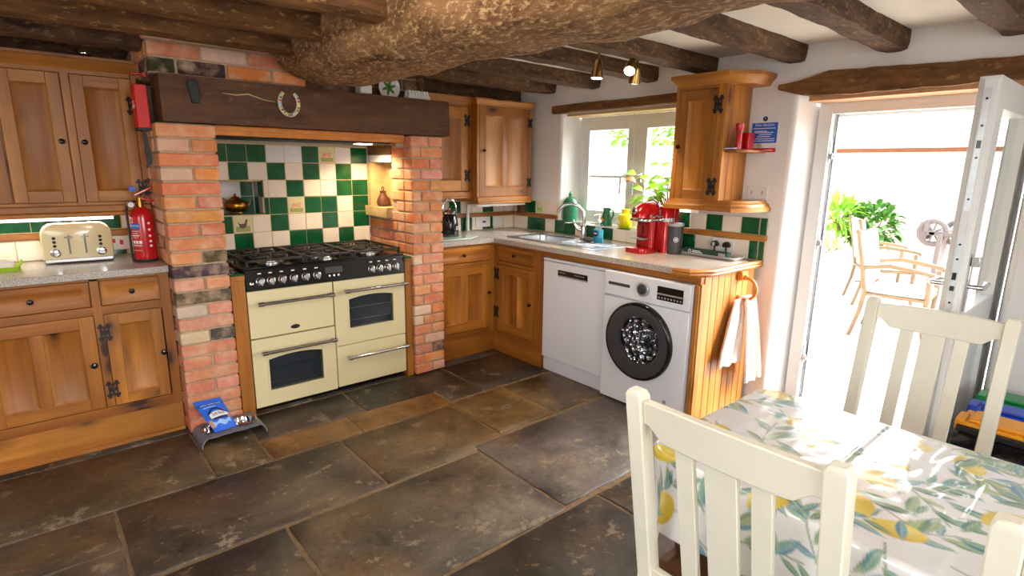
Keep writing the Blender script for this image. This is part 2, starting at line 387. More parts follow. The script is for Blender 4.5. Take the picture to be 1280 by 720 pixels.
mb=MB(M['plaster']); mb.box(-4.6,-4.4,-5.6,.85,-.08,.9); mb.box(-4.6,-4.4,-5.6,.85,1.95,2.35); mb.box(-4.6,-4.4,-5.6,-3.6,.9,1.95); mb.box(-4.6,-4.4,-2.0,.85,.9,1.95)
struct('wall_left',mb,'white plastered wall on the left, outside the picture','wall')
mb=MB(M['plaster']); mb.box(-4.6,WO+.1,-5.8,-5.6,-.08,.9); mb.box(-4.6,WO+.1,-5.8,-5.6,1.95,2.35); mb.box(-4.6,-3.2,-5.8,-5.6,.9,1.95); mb.box(-1.4,WO+.1,-5.8,-5.6,.9,1.95)
struct('wall_front',mb,'white plastered wall behind the viewer','wall')
mb=MB(M['ceil']); mb.box(-4.6,WO+.1,-5.8,.85,2.20,2.38)
struct('ceiling',mb,'cream plaster ceiling between the oak joists','ceiling')
# ---- beams and joists
def rough_beam(x0,x1,y0,y1,z0,z1,axis,mat,name,label,cat,group=None,amp=.012,seed=0,nseg=40,round_=.02,ends=None,sag=None):
    mb=MB(mat); rr=[]
    for i in range(nseg+1):
        f=i/nseg; ring=[]
        prof=[(-1,-1),(-.5,-1.03),(0,-1.04),(.5,-1.03),(1,-1),(1.03,-.5),(1.03,0),(1.03,.5),(1,1),(.5,1.0),(0,1.0),(-.5,1.0),(-1,1),(-1.03,.5),(-1.03,0),(-1.03,-.5)]
        for (u,v) in prof:
            k=.93 if abs(u)==1 and abs(v)==1 else 1.0
            u2,v2=u*k,v*k
            if axis=='x':
                p=Vector((x0+(x1-x0)*f,(y0+y1)/2+u2*(y1-y0)/2,(z0+z1)/2+v2*(z1-z0)/2))
            else:
                p=Vector(((x0+x1)/2+u2*(x1-x0)/2,y0+(y1-y0)*f,(z0+z1)/2+v2*(z1-z0)/2))
            n=mnoise.noise_vector(p*4.0+Vector((seed*3.1,seed,0)))*amp+mnoise.noise_vector(p*14.0+Vector((0,seed,0)))*amp*.4
            if axis=='x': n.x*=.3
            else: n.y*=.3
            p=p+n
            if sag: p.z+=sag(f)
            ring.append(p)
        rr.append(ring)
    mb.rings(rr)
    return single(name,mb,label,cat,group,smooth=50)
# great beam : half-round hewn trunk running towards the viewer
mb=MB(M['beam']); rr=[]
N=90
for i in range(N+1):
    f=i/N; y=-.165-f*3.9
    cx=-1.445+.05*math.sin(y*1.3); w=.25; bot=1.895+.055*math.exp(-((y+.2)/.35)**2)
    e=1.0
    if i<3: e=(.90,.96,.99)[i]
    ring=[]
    for k in range(28):
        a=2*PI*k/28; ca,sa=math.cos(a),math.sin(a)
        u=math.copysign(abs(ca)**.75,ca); v=math.copysign(abs(sa)**.8,sa)
        p=Vector((cx+u*w*e,y,2.12+v*(2.12-bot)*e))
        n=mnoise.noise_vector(p*3.0)*.028+mnoise.noise_vector(p*9.0)*.014+mnoise.noise_vector(p*30.0)*.0045; n.y*=.3
        p+=n; p.z=min(p.z,2.30); ring.append(p)
    rr.append(ring)
mb.rings(rr)
single('ceiling_beam',mb,'great rough-hewn oak beam, the widest, flaking pale bark, across the whole ceiling','beam',smooth=60)
jl=[('dark oak ceiling joist nearest the corner cupboard, first above its top',.06),
    ('dark oak ceiling joist second from the corner, above the left end of the window',-.43),
    ('dark oak ceiling joist third from the corner, above the middle of the window',-.955),
    ('blackened oak ceiling joist with slanting sawn end behind the spotlights',-1.41),
    ('dark oak ceiling joist directly above the pine wall cupboard with side shelf',-1.96),
    ('oak ceiling joist above the left jamb of the garden door',-2.45),
    ('oak ceiling joist above the lock edge of the open garden door',-2.93)]
for i,(lb,y) in enumerate(jl):
    rough_beam(-1.24,.655,y-.055,y+.065,2.108,2.25,'x',M['joist'],'ceiling_joist',lb,'joist','ceiling joists on the window side',.010,i+1)
jl=[('brown oak ceiling joist crossing just in front of the mantel, lowest row at upper left',-.49,2.045),
    ('brown oak ceiling joist at upper left, second one out from the chimney',-.92,2.045),
    ('brown oak ceiling joist at upper left, third from the chimney, ending at the top edge',-1.46,2.03)]
for i,(lb,y,z) in enumerate(jl):
    rough_beam(-4.4,-1.60,y-.05,y+.07,z,2.25,'x',M['joistl'],'ceiling_joist',lb,'joist','ceiling joists on the left side',.007,i+21)
rough_beam(-4.4,-2.29,-.03,.11,2.055,2.25,'x',M['joist'],'ceiling_joist','blackened joist in the gap above the left wall cupboard, nearest the wall','joist','ceiling joists on the left side',.006,31)
mb=MB(M['joist']); mb.box(-4.4,-2.29,.50,.528,1.93,2.2); struct('shade_strip_left',mb,'dark strip standing in for the shade above the left wall cupboard','trim')  # dark strip put in as the shade of the gap over the cupboard
mb=MB(M['joist']); mb.box(-.55,.655,.45,.528,2.0,2.2); struct('shade_strip_corner',mb,'dark strip standing in for the shade above the corner wall cupboards','trim')  # same dark strip for the shade over the corner cupboards
# ---- lintels
rough_beam(.628,.70,-1.36,.02,1.945,2.012,'y',M['lintel'],'window_lintel','slim dark oak lintel above the kitchen window','lintel',None,.006,41)
mb=MB(M['lintel']); rr=[]
for i in range(41):
    f=i/40; y=-1.885-f*2.2; top=1.99+.036*min(1,f*8)+.010*math.sin(f*9); bot=1.915+(.05*(1-f*12) if f<.083 else 0)
    ring=[]
    for u,v in [(.622,0),(.618,.5),(.624,1),(.66,1.0),(.70,1),(.72,.5),(.70,0),(.66,-.03)]:
        p=Vector((u,y,bot+(top-bot)*v)); n=mnoise.noise_vector(p*6)*.012+mnoise.noise_vector(p*20)*.004; n.y=0; n.x*=.5; ring.append(p+n)
    rr.append(ring)
mb.rings(rr); single('door_lintel',mb,'brown rough oak lintel tapering to its left end above the garden door','lintel',smooth=60)
mb=MB(M['peach']); mb.box(.665,.86,-3.01,-2.05,1.892,1.934)
struct('trim_1',mb,'orange brown timber board under the door lintel','trim',bevel=.002)
mb=MB(plain('pale_timber',rgb(214,188,132),.5)); mb.box(.665,.85,-1.37,-.125,1.916,1.934)
struct('trim_2',mb,'pale timber strip under the window lintel','trim',bevel=.002)
# ---- window
win=thing('window_1','white casement window over the sink','window',(.87,-.75,1.045),None,'structure')
yL,yR,zb,zt=-.128,-1.358,1.045,1.915
def frame(mb,x0,x1,ya,yb,z0,z1,w):   # ya > yb
    mb.box(x0,x1,ya-w,ya,z0,z1); mb.box(x0,x1,yb,yb+w,z0,z1); mb.box(x0,x1,yb+w,ya-w,z0,z0+w); mb.box(x0,x1,yb+w,ya-w,z1-w,z1)
mb=MB(M['upvc']); frame(mb,.84,.92,yL,yR,zb,zt,.055); mb.box(.84,.92,-.765,-.70,zb+.055,zt-.055)
build('window_frame',mb,win,bevel=.004)
for ya,yb in ((-.183,-.70),(-.765,-1.303)):
    mb=MB(M['upvc']); frame(mb,.828,.888,ya,yb,zb+.05,zt-.05,.058); 
    for zz in (1.435,): mb.box(.845,.875,yb+.05,ya-.05,zz-.010,zz+.010)
    sash=build('sash',mb,win,bevel=.004)
    mb=MB(M['glass']); mb.box(.856,.862,yb+.05,ya-.05,zb+.1,zt-.1); build('pane',mb,sash)
    mb=MB(M['galv']); 
    hy=yb+.03 if ya>-.5 else ya-.03
    mb.box(.80,.83,hy-.010,hy+.010,1.40,1.47); mb.tube([(.80,hy,1.455),(.785,hy+.012,1.452),(.78,hy+.045,1.43),(.78,hy+.05,1.30)],[.008,.008,.008,.007]); 
    build('handle',mb,sash,bevel=.002)
# ---- door frame, leaf
mb=MB([M['upvc'],M['galv'],M['rubber']])
dy0,dy1=-2.046,-3.02
mb.box(.84,.92,dy0-.075,dy0,.03,1.895); mb.box(.84,.92,dy1,dy1+.06,.03,1.895); mb.box(.84,.92,dy1+.06,dy0-.075,1.83,1.895)
mb.box(.895,.925,dy0-.092,dy0-.070,.03,1.84); mb.box(.895,.925,dy1+.055,dy1+.075,.03,1.84); mb.box(.895,.925,dy1+.06,dy0-.08,1.815,1.84)
mb.mi=2; mb.box(.888,.896,dy0-.094,dy0-.084,.05,1.83); mb.mi=1
mb.box(.80,.94,dy1+.06,dy0-.075,.0,.05)
for z in (1.62,1.10,.36): mb.box(.852,.882,dy0-.083,dy0-.073,z-.07,z+.07); mb.box(.848,.858,dy0-.10,dy0-.08,z-.05,z-.015)
struct('trim_3',mb,'white door frame of the garden door with metal keeps','door frame',bevel=.003)
door=thing('door_1','white half-glazed garden door standing open into the room','door',(.84,-2.98,.06),None,'structure')
Lx0,Lx1,Ya,Yb=.035,.835,-2.94,-3.01      # leaf spans x, thickness in y
mb=MB(M['upvc']); W=.115
mb.box(Lx0,Lx0+W,Yb,Ya,.06,1.865); mb.box(Lx1-W,Lx1,Yb,Ya,.06,1.865); mb.box(Lx0+W,Lx1-W,Yb,Ya,1.75,1.865); mb.box(Lx0+W,Lx1-W,Yb,Ya,.06,.20); mb.box(Lx0+W,Lx1-W,Yb,Ya,.78,.92)
mb.box(Lx0+W,Lx1-W,Yb+.018,Ya-.018,.20,.78)
mb.box(Lx0-.016,Lx0,Yb+.004,Ya-.018,.07,1.855)
build('leaf_frame',mb,door,bevel=.004)
mb=MB(M['doorglass']); mb.box(Lx0+W-.01,Lx1-W+.01,-2.979,-2.971,.915,1.755); build('glass_pane',mb,door)
mb=MB([M['galv'],M['black'],M['paper']]); mb.box(Lx0-.0185,Lx0-.016,Yb+.022,Yb+.044,.12,1.82)
mb.mi=1
for z in (1.78,1.68,1.56,1.40,1.22,1.16,.98,.93): mb.lathe([(.0045,-.001),(.0045,.002)],(Lx0-.0195,Yb+.033,z),'x',10)
mb.box(Lx0-.021,Lx0-.0185,Yb+.026,Yb+.040,1.595,1.625); mb.box(Lx0-.021,Lx0-.0185,Yb+.026,Yb+.040,1.075,1.105); mb.box(Lx0-.026,Lx0-.0185,Yb+.026,Yb+.040,1.03,1.05)
mb.mi=2; mb.box(Lx0-.021,Lx0-.0185,Yb+.024,Yb+.046,1.255,1.355)
build('lock_strip',mb,door)
for sgn,yy in ((-1,Yb),(1,Ya)):
    mb=MB(M['chrome']); mb.box(Lx0+.035,Lx0+.065,yy-.006 if sgn<0 else yy,yy if sgn<0 else yy+.006,.94,1.18)
    p=yy+sgn*.05; mb.tube([(Lx0+.05,yy,1.045),(Lx0+.05,p,1.045),(Lx0+.06,p+sgn*.004,1.045),(Lx0+.16,p,1.047),(Lx0+.175,p-sgn*.012,1.047)],[.010,.010,.011,.010,.008])
    if sgn<0: mb.box(Lx0+.035,Lx0+.075,yy-.03,yy,1.13,1.17)
    build('door_handle',mb,door,bevel=.002)
mb=MB(M['upvc']); 
for z in (1.62,1.0,.35): mb.lathe([(.011,-.05),(.011,.05)],(.846,-2.998,z),'z',10); mb.box(.838,.86,-3.004,-2.992,z-.045,z+.045)
build('hinge',mb,door)
# ================================================================== CHIMNEY
BR=[(214,134,86),(218,142,94),(208,124,76),(222,152,108),(214,138,96),(204,130,98),(216,156,126),(226,140,82)]
BD=[(84,66,58),(70,58,54),(110,84,66)]; BW=[(222,196,168),(214,180,150)]
rb=random.Random(11)
def brickcol(z,force=None):
    if force: c=force
    else:
        q=rb.random(); c=rb.choice(BR) if q<.86 else (rb.choice(BD) if q<.90 else rb.choice(BW))
        if z<1.0 and q<.86: c=tuple(int(a*.82+b*.18) for a,b in zip(c,(196,120,104)))
    return rgb(*[max(0,min(255,x+rb.randint(-8,8))) for x in c])
def brick_run(mb,axis,fixed,outward,a0,a1,z0,z1,h=.0745,L=.225,joint=.010,phase=0,skip=None,thick=.05,special=None):
    """bricks on one face: axis 'x' -> face looks along y, axis 'y' -> face looks along x"""
    n=max(1,round((z1-z0)/h)); h=(z1-z0)/n
    for i in range(n):
        za=z0+i*h+joint/2; zb=z0+(i+1)*h-joint/2
        x=a0; first=True
        while x<a1-.01:
            l=L if not(first and (i+phase)%2) else L*.52
            first=False
            e=min(x+l,a1)
            if a1-e<.06: e=a1
            if not(skip and skip((x+e)/2,(za+zb)/2)):
                mb.mi=0; f=None
                if special: f=special((x+e)/2,(za+zb)/2,n-1-i)
                mb.col=brickcol(za,f); j=rb.uniform(-.004,.004); xa=x+(joint/2 if x>a0 else 0); xb=e-(joint/2 if e<a1 else 0)
                t0=fixed-outward*thick; t1=fixed+outward*(.006+j)
                lo,hi=min(t0,t1),max(t0,t1)
                if axis=='x': mb.box(xa+rb.uniform(-.001,.002),xb+rb.uniform(-.002,.001),lo,hi,za,zb)
                else: mb.box(lo,hi,xa,xb,za,zb)
            x=e
def pillar_special_left(u,z,k):
    base=rb.choice(BR) if k<13 else rb.choice([(206,132,104),(198,124,98),(212,144,120),(210,120,82)])
    if k in(1,3) and u<-2.13: base=(220,178,146)
    return {9:(92,70,58) if u>-2.14 else None,10:(80,66,60),12:(86,70,62),13:(196,176,156) if u<-2.14 else None,15:(200,176,150) if u<-2.14 else (84,70,64)}.get(k) or base
# left pillar
mb=MB([M['brick'],M['mortar']]); mb.mi=1; mb.col=rgb(180,160,130)
px0,px1,py0=-2.283,-2.014,-.12
mb.box(px0+.004,px1-.004,py0+.004,.53,0,1.70)
brick_run(mb,'x',py0,-1,px0-.004,px1+.004,0,1.70,L=.29,special=pillar_special_left,thick=.10)
brick_run(mb,'y',px0,-1,py0+.105,.53,0,1.70,phase=1,special=lambda u,z,k:(84,70,64) if (k in(8,14,16) and u<.12) else None)
brick_run(mb,'y',px1,1,py0+.105,.53,0,1.70,phase=1)
single('brick_pillar',mb,'red brick pillar left of the cooker, with blackened bricks, under the mantel','pillar','brick pillars',bevel=.006)
# right pillar with the stone recess in its inner face
mb=MB([M['brick'],M['mortar']]); mb.mi=1; mb.col=rgb(180,160,130)
qx0,qx1=-.818,-.578
ny0,ny1,nz0,nz1=.165,.50,1.205,1.52
mb.box(qx0+.004,qx1-.004,py0+.004,ny0,0,1.70); mb.box(qx0+.004,qx1-.004,ny0,.53,0,nz0-.05); mb.box(qx0+.15,qx1-.004,ny0,.53,nz0-.05,nz1); mb.box(qx0+.004,qx1-.004,ny0,.53,nz1,1.70)
brick_run(mb,'x',py0,-1,qx0-.004,qx1+.004,0,1.70,L=.14,phase=0,thick=.10)
brick_run(mb,'y',qx0,-1,py0+.105,.53,0,1.70,phase=1,L=.20,skip=lambda u,z:(u>.11 and nz0-.06<z<nz1+.14))
brick_run(mb,'y',qx1,1,py0+.105,.53,0,1.70,phase=1,L=.2)
rp=single('brick_pillar',mb,'red brick pillar right of the cooker, with a stone recess in its inner side','pillar','brick pillars',bevel=.006)
mb=MB(M['stone'])
def wob(p,a=.006): return Vector(p)+mnoise.noise_vector(Vector(p)*17)*a
def stone(x0,x1,y0,y1,z0,z1,n=5):
    rr=[]
    for i in range(n+1):
        y=y0+(y1-y0)*i/n; xm=(x0+x1)/2; zm=(z0+z1)/2
        rr.append([wob(p) for p in ((x0,y,z0),(x0-.004,y,zm),(x0,y,z1),(xm,y,z1),(x1,y,z1),(x1,y,zm),(x1,y,z0),(xm,y,z0))])
    mb.rings(rr)
stone(qx0-.05,qx0+.16,ny0-.01,.498,nz0-.075,nz0-.005)
stone(qx0+.10,qx0+.16,ny0-.005,.525,nz0,nz1+.02)
stone(qx0-.02,qx0+.12,.455,.498,nz0,nz1)
build('stone_recess',mb,rp)
mb=MB(M['lintel']); mb.box(qx0-.015,qx0+.12,ny0-.02,.497,nz1+.055,nz1+.12); build('recess_lintel',mb,rp,bevel=.008)
mb=MB(M['plaster']); mb.box(qx0-.004,qx0+.12,ny0-.01,.497,nz1+.005,nz1+.055); build('plaster_patch',mb,rp)
# breast above the mantel
mb=MB([M['brick'],M['mortar']]); mb.mi=1; mb.col=rgb(180,160,130)
bx0,bx1=-2.283,-1.50
mb.box(bx0+.004,bx1,-.096,.53,1.94,2.25); mb.box(bx1,-.56,.14,.53,1.94,2.25)
def bs(u,z,k):
    if u<-2.03 and z<1.98: return (62,54,46)
    if -2.1<u<-1.75 and 2.0<z<2.07: return (214,186,166)
    return None
brick_run(mb,'x',-.10,-1,bx0,bx1,1.94,2.25,L=.235,phase=1,special=bs)
brick_run(mb,'y',bx0,-1,-.05,.53,1.94,2.25)
brick_run(mb,'x',.136,-1,bx1,-.56,1.94,2.25,L=.22,special=lambda u,z,k:(120,84,62))
single('chimney_breast',mb,'red brick chimney breast above the left part of the mantel beam','chimney breast',bevel=.006)
# mantel
mant=thing('mantel_beam','dark squared oak mantel beam resting on the two brick pillars over the cooker','mantel beam',(-1.39,-.05,1.705))
mb=MB(M['mantel']); rr=[]
for i in range(61):
    f=i/60; x=-2.252+f*1.722; ring=[]
    for u,v in [(-.155,0),(-.158,.25),(-.155,.5),(-.158,.75),(-.152,1),(-.05,1.0),(.10,1),(.10,.5),(.10,0),(-.05,0)]:
        p=Vector((x,u,1.705+v*.228)); n=mnoise.noise_vector(p*6)*.004+mnoise.noise_vector(p*25)*.0015; ring.append(p+n)
    rr.append(ring)
mb.rings(rr); build('beam',mb,mant,smooth=50)
mb=MB(M['blackm']); mb.prism([(-2.117,1.80),(-2.085,1.80),(-2.075,1.83),(-2.083,1.905),(-2.095,1.918),(-2.125,1.915),(-2.133,1.89),(-2.122,1.84)],-.170,-.155,'y')
build('iron_plate',mb,mant,bevel=.004)
mb=MB(M['stone']); mb.tube([(-1.97,-.160,1.862),(-1.9,-.1605,1.858),(-1.84,-.1605,1.868),(-1.76,-.161,1.845),(-1.70,-.161,1.838)],[.001,.003,.004,.003,.001],6); build('split_filler',mb,mant)
mb=MB([M['amber']]); mb.box(-2.0,-.835,-.06,-.03,1.65,1.703); mb.box(-2.0,-.835,-.066,-.06,1.675,1.703)
single('trim_4',mb,'orange waxed pine strip under the mantel beam','trim',None,'structure',bevel=.003)
# horseshoe
mb=MB(plain('pale_horseshoe_enamel',rgb(226,214,190),.35,.1,.15,60)); P_=[]
for k in range(25):
    a=math.radians(125+290*k/24); P_.append((-1.626+.052*math.cos(a)*1.0,-.166,1.838+.066*math.sin(a)))
mb.tube(P_,[.009]+[.011]*23+[.009],8)
hs=thing('horseshoe','pale flower-painted horseshoe hung on the mantel beam','horseshoe',(-1.626,-.166,1.77))
build('shoe',mb,hs)
for k in range(18):
    mb=MB(M[['yellow_pot','leafd','redink','lblue','yellow_pot','leafd','terra'][k%7]]); a=math.radians(140+260*(k/17)); mb.sphere((-1.626+.052*math.cos(a),-.176,1.838+.066*math.sin(a)),.0065,8,6,(1,.5,1)); build('painted_flower',mb,hs)
# things on the mantel ledge
mb=MB(M['plastic']); mb.box(-1.17,-1.09,-.13,-.05,1.937,1.99); single('white_box',mb,'small white box on the mantel ledge left of the plate','box',bevel=.006)
pl=thing('plate','round white plate painted with a green leaf leaning on the mantel ledge','plate',(-.93,-.05,1.937))
mb=MB(M['tw']); T_=lambda p:Vector((p.x,p.y,p.z))
c=(-.93,-.045,2.0)
mb.lathe([(.0,.0),(.045,.0),(.075,-.012),(.077,-.010),(.046,.006),(0,.006)],c,'y',32); build('dish',mb,pl)
mb=MB(M['leafd'])
for k in range(6):
    a=k*PI/3+.3; q=[]
    for s_,w_ in ((0,.003),(.02,.009),(.045,.006),(.052,0)): q.append((s_,w_))
    poly=[(c[0]+r*math.cos(a)-w*math.sin(a),c[2]+r*math.sin(a)+w*math.cos(a)) for r,w in q]+[(c[0]+r*math.cos(a)+w*math.sin(a),c[2]+r*math.sin(a)-w*math.cos(a)) for r,w in reversed(q[:-1])]
    mb.prism(poly,-.051,-.0445,'y')
build('painted_leaf',mb,pl)
mb=MB(M['plastic']); 
mb.box(-.83,-.665,-.13,-.06,1.937,1.958)
for k in range(7): mb.tube([(-.815+k*.022,-.128,1.945),(-.815+k*.022,-.115,1.982),(-.815+k*.022,-.075,1.985),(-.815+k*.022,-.062,1.95)],.010,8)
single('ridged_rack',mb,'small white ridged rack on the right end of the mantel ledge','rack',bevel=.003)
mb=MB(M['joistl']); mb.tube([(-1.10,.06,1.966),(-.60,.05,1.966)],.03,14); mb.tube([(-.63,.05,1.997),(-.63,.05,2.09)],.022,12); single('timber_rail',mb,'round brown timber behind the plate on the mantel ledge','timber rail')
# ---- tiles behind the cooker
PXT,PZT,GX,GZ=.1205,.1165,-1.573,1.51
rt=random.Random(3)
tl=thing('cooker_splashback','green and cream checked tile splashback behind the cooker with a small recess','tiled splashback',(-1.4,.5,.90))
grid={0:'GGGWWGPWG',1:'CGCGCGCGC',2:'...CGCCGG',3:'...GPGGCG',4:'GPCGCCGCG',5:'CGCCGGCGC',6:'GGCGCCGCG'}
mb=MB([M['tg'],M['tc'],M['tw'],M['grout']])
def tilebox(mb,x0,x1,z0,z1,y,k,g=.0022,th=.008):
    mb.mi={'G':0,'C':1,'W':2}[k]; j=rt.uniform(-.0008,.0008); mb.box(x0+g,x1-g,y-th+j,y+.004,z0+g,z1-g)
mb.mi=3
yt=.502
mb.box(-2.005,NX0,yt-.004,YA-.001,.90,1.64); mb.box(NX1,-.84,yt-.004,YA-.001,.90,1.64); mb.box(NX0,NX1,yt-.004,YA-.001,.90,NZ0); mb.box(NX0,NX1,yt-.004,YA-.001,NZ1,1.64)
pics=[]
for r,row in grid.items():
    z1=GZ+PZT-r*PZT; z0=z1-PZT
    for c_,k in enumerate(row):
        x0=GX-2*PXT+(c_-1)*PXT+ .0; x1=x0+PXT
        if k=='.': continue
        if c_==0: x0=max(x0-.06,-2.0)
        if c_==8: x1=-.842
        if k=='P': pics.append((x0,x1,z0,z1,r)); continue
        tilebox(mb,x0,x1,max(z0,.905),min(z1,1.635),yt,k)
    if r in(2,3):
        tilebox(mb,NX1,GX,z0,z1,yt,'C' if r==2 else 'G')
# recess lining
for r in (0,1):
    z1=NZ1-r*(NZ1-NZ0)/2; z0=z1-(NZ1-NZ0)/2
    for q in range(2):
        y0=.505+q*.095; mb.mi=[[0,1],[1,0]][r][q]; mb.box(NX1-.008,NX1-.001,y0+.002,y0+.093,z0+.002,z1-.002)
        mb.mi=1; mb.box(NX0+.001,NX0+.008,y0+.002,y0+.093,z0+.002,z1-.002)
    for q,(xa,xb) in enumerate(((NX0+.01,-1.845),(-1.845,-1.700),(-1.700,NX1-.012))):
        mb.mi=[[0,2,0],[2,2,0]][r][q]; mb.box(xa+.002,xb-.002,.69,.698,z0+.002,z1-.002)
mb.mi=0; mb.box(NX0+.001,NX1-.001,.50,.69,NZ0,NZ0+.008); mb.mi=3; mb.box(NX0+.001,NX1-.001,.51,.69,NZ1-.008,NZ1-.001)
build('tiles',mb,tl,bevel=.002)
for x0,x1,z0,z1,r in pics:
    mb=MB(M['picbg']); mb.box(x0+.002,x1-.002,yt-.008,yt+.004,z0+.002,z1-.002); t_=build('picture_tile',mb,tl,bevel=.002); t_['label']='cream tile painted with a '+('brown hen' if r==4 else 'sheep in a field')
    cx,cz=(x0+x1)/2,(z0+z1)/2; yy=yt-.0085
    mb=MB(M['dull_green']); mb.box(cx-.045,cx+.045,yy-.0005,yy+.001,cz-.047,cz-.012 if r==4 else cz-.020); build('painted_grass',mb,t_)
    if r==4:
        mb=MB(plain('hen_brown',rgb(92,60,48),.4)); mb.prism([(cx-.035,cz+.025),(cx-.02,cz+.004),(cx+.01,cz+.006),(cx+.018,cz+.03),(cx+.03,cz+.036),(cx+.028,cz+.02),(cx+.022,cz-.012),(cx,cz-.028),(cx-.018,cz-.022)],yy-.001,yy+.001,'y'); build('painted_hen',mb,t_)
    else:
        mb=MB(plain('sheep_tan',rgb(214,164,120),.4)); mb.prism([(cx-.03,cz-.02),(cx-.034,cz+.004),(cx-.022,cz+.014),(cx+.018,cz+.014),(cx+.026,cz+.022),(cx+.036,cz+.014),(cx+.03,cz+.004),(cx+.026,cz-.026),(cx+.018,cz-.026),(cx+.014,cz-.012),(cx-.018,cz-.012),(cx-.02,cz-.03),(cx-.028,cz-.03)],yy-.001,yy+.001,'y'); build('painted_sheep',mb,t_)
# teapot in the recess
tp=thing('teapot','squat aged brass teapot in the tiled recess behind the cooker','teapot',(-1.765,.585,1.173))
mb=MB(M['brass']); c=(-1.765,.585,1.173); mb.lathe([(.02,.0),(.046,.002),(.044,.008),(.062,.02),(.074,.045),(.072,.065),(.058,.083),(.040,.092),(.034,.096)],c); build('pot',mb,tp)
mb=MB(M['brass']); mb.lathe([(.034,.093),(.028,.104),(.010,.112),(.006,.118),(.009,.124),(.003,.131)],c); build('lid',mb,tp)
mb=MB(M['brass']); mb.tube([(c[0]+.06,c[1],c[2]+.045),(c[0]+.085,c[1],c[2]+.055),(c[0]+.095,c[1],c[2]+.08)],[.014,.009,.006]); build('spout',mb,tp)
mb=MB(M['brass']); mb.tube([(c[0]-.05,c[1],c[2]+.085),(c[0]-.075,c[1],c[2]+.10),(c[0]-.095,c[1],c[2]+.085),(c[0]-.095,c[1],c[2]+.055),(c[0]-.068,c[1],c[2]+.035)],.005); build('handle',mb,tp)
# bronze bottle-shaped weight in the stone recess
mb=MB(M['bronze']); c=(qx0+.03,.36,nz0-.003); mb.lathe([(.03,0),(.044,.006),(.048,.03),(.04,.055),(.024,.085),(.02,.10),(.027,.108),(.022,.112)],c); mb.torus((c[0],c[1],c[2]+.126),.014,.004,'x',16,8)
single('bronze_bell',mb,'rusty bell-shaped bronze weight with a ring on the stone ledge right of the cooker','bell')
# cooker hood inside the chimney
hood=thing('cooker_hood','black cooker hood tucked up behind the mantel beam','cooker hood',(-1.4,.22,1.63))
mb=MB(M['blackm']); mb.box(-1.95,-.87,.02,.44,1.655,1.72); mb.box(-1.95,-.87,.06,.40,1.645,1.655); build('housing',mb,hood,bevel=.003)
mb=MB(M['bulb']); mb.box(-1.06,-.96,.16,.24,1.640,1.6455); build('lamp_lens',mb,hood)
# ================================================================== JOINERY
PM=[PX,PY,PZ]
def knob(parent,T,u,w,r=.014,name='knob',d0=0):
    mb=MB(M['black'],T); rr=[]
    for rad,d in [(.006,0),(.006,.010),(r*.8,.014),(r,.020),(r*.8,.027),(.003,.030)]:
        rr.append([(u+rad*math.cos(2*PI*k/14),d0+d,w+rad*math.sin(2*PI*k/14)) for k in range(14)])
    mb.rings(rr); return build(name,mb,parent)
def hinge(parent,T,u,w,d0=0,s=1.0):
    mb=MB(M['blackm'],T); 
    mb.box(u-.005*s,u+.005*s,d0,d0+.009,w-.028*s,w+.028*s)
    for sg in (-1,1):
        mb.box(u+sg*.017*s-.004*s,u+sg*.017*s+.004*s,d0,d0+.004,w-.036*s,w+.036*s); mb.box(min(u,u+sg*.018*s),max(u,u+sg*.018*s),d0,d0+.0045,w-.010*s,w+.010*s)
        for z in (-1,1):
            for (du,dw,r) in ((.017,.040,.008),(.009,.030,.006),(.025,.030,.006)):
                rr=[[(u+sg*du*s+r*s*math.cos(2*PI*k/10),d,w+z*dw*s+r*s*math.sin(2*PI*k/10)) for k in range(10)] for d in (d0,d0+.006)]
                mb.rings(rr)
    return build('hinge',mb,parent,smooth=30)
def panel_front(parent,name,T,u0,u1,w0,w1,panels=1,pu=0,th=.020,st=.062,rail=.062,d0=0.0,split=None):
    """framed and panelled front: u axis index pu (0=x,1=y) tells which grain runs sideways"""
    mats=[PZ,PM[pu]]
    mb=MB(mats,T)
    b=d0-.020
    mb.mi=0; mb.box(u0,u0+st,b,d0+th-.02,w0,w1); mb.box(u1-st,u1,b,d0+th-.02,w0,w1)
    mb.mi=1; mb.box(u0+st,u1-st,b,d0+th-.021,w0,w0+rail); mb.box(u0+st,u1-st,b,d0+th-.021,w1-rail,w1)
    cols=[(u0+st,u1-st)]
    if panels==2:
        m=(u0+u1)/2 if split is None else split; mb.mi=0; mb.box(m-st*.42,m+st*.42,b,d0+th-.021,w0+rail,w1-rail); cols=[(u0+st,m-st*.42),(m+st*.42,u1-st)]
    o=build(name,mb,parent,bevel=.002)
    for a,c in cols:
        pm=MB([PZ if (w1-w0)>(u1-u0)*.5 else PM[pu]],T); ze,xe=w0+rail,w1-rail
        k=.014
        # recessed field with sloping moulding
        V=lambda uu,dd,ww: pm._v((uu,dd,ww))
        fr=d0+th-.022
        o1=[(a,fr,ze),(c,fr,ze),(c,fr,xe),(a,fr,xe)]; o2=[(a+k,fr-.010,ze+k),(c-k,fr-.010,ze+k),(c-k,fr-.010,xe-k),(a+k,fr-.010,xe-k)]
        o0=[(a,b+.004,ze),(c,b+.004,ze),(c,b+.004,xe),(a,b+.004,xe)]
        pm.rings([o0,o1,o2],True,False,False)
        build('panel',pm,o)
    return o
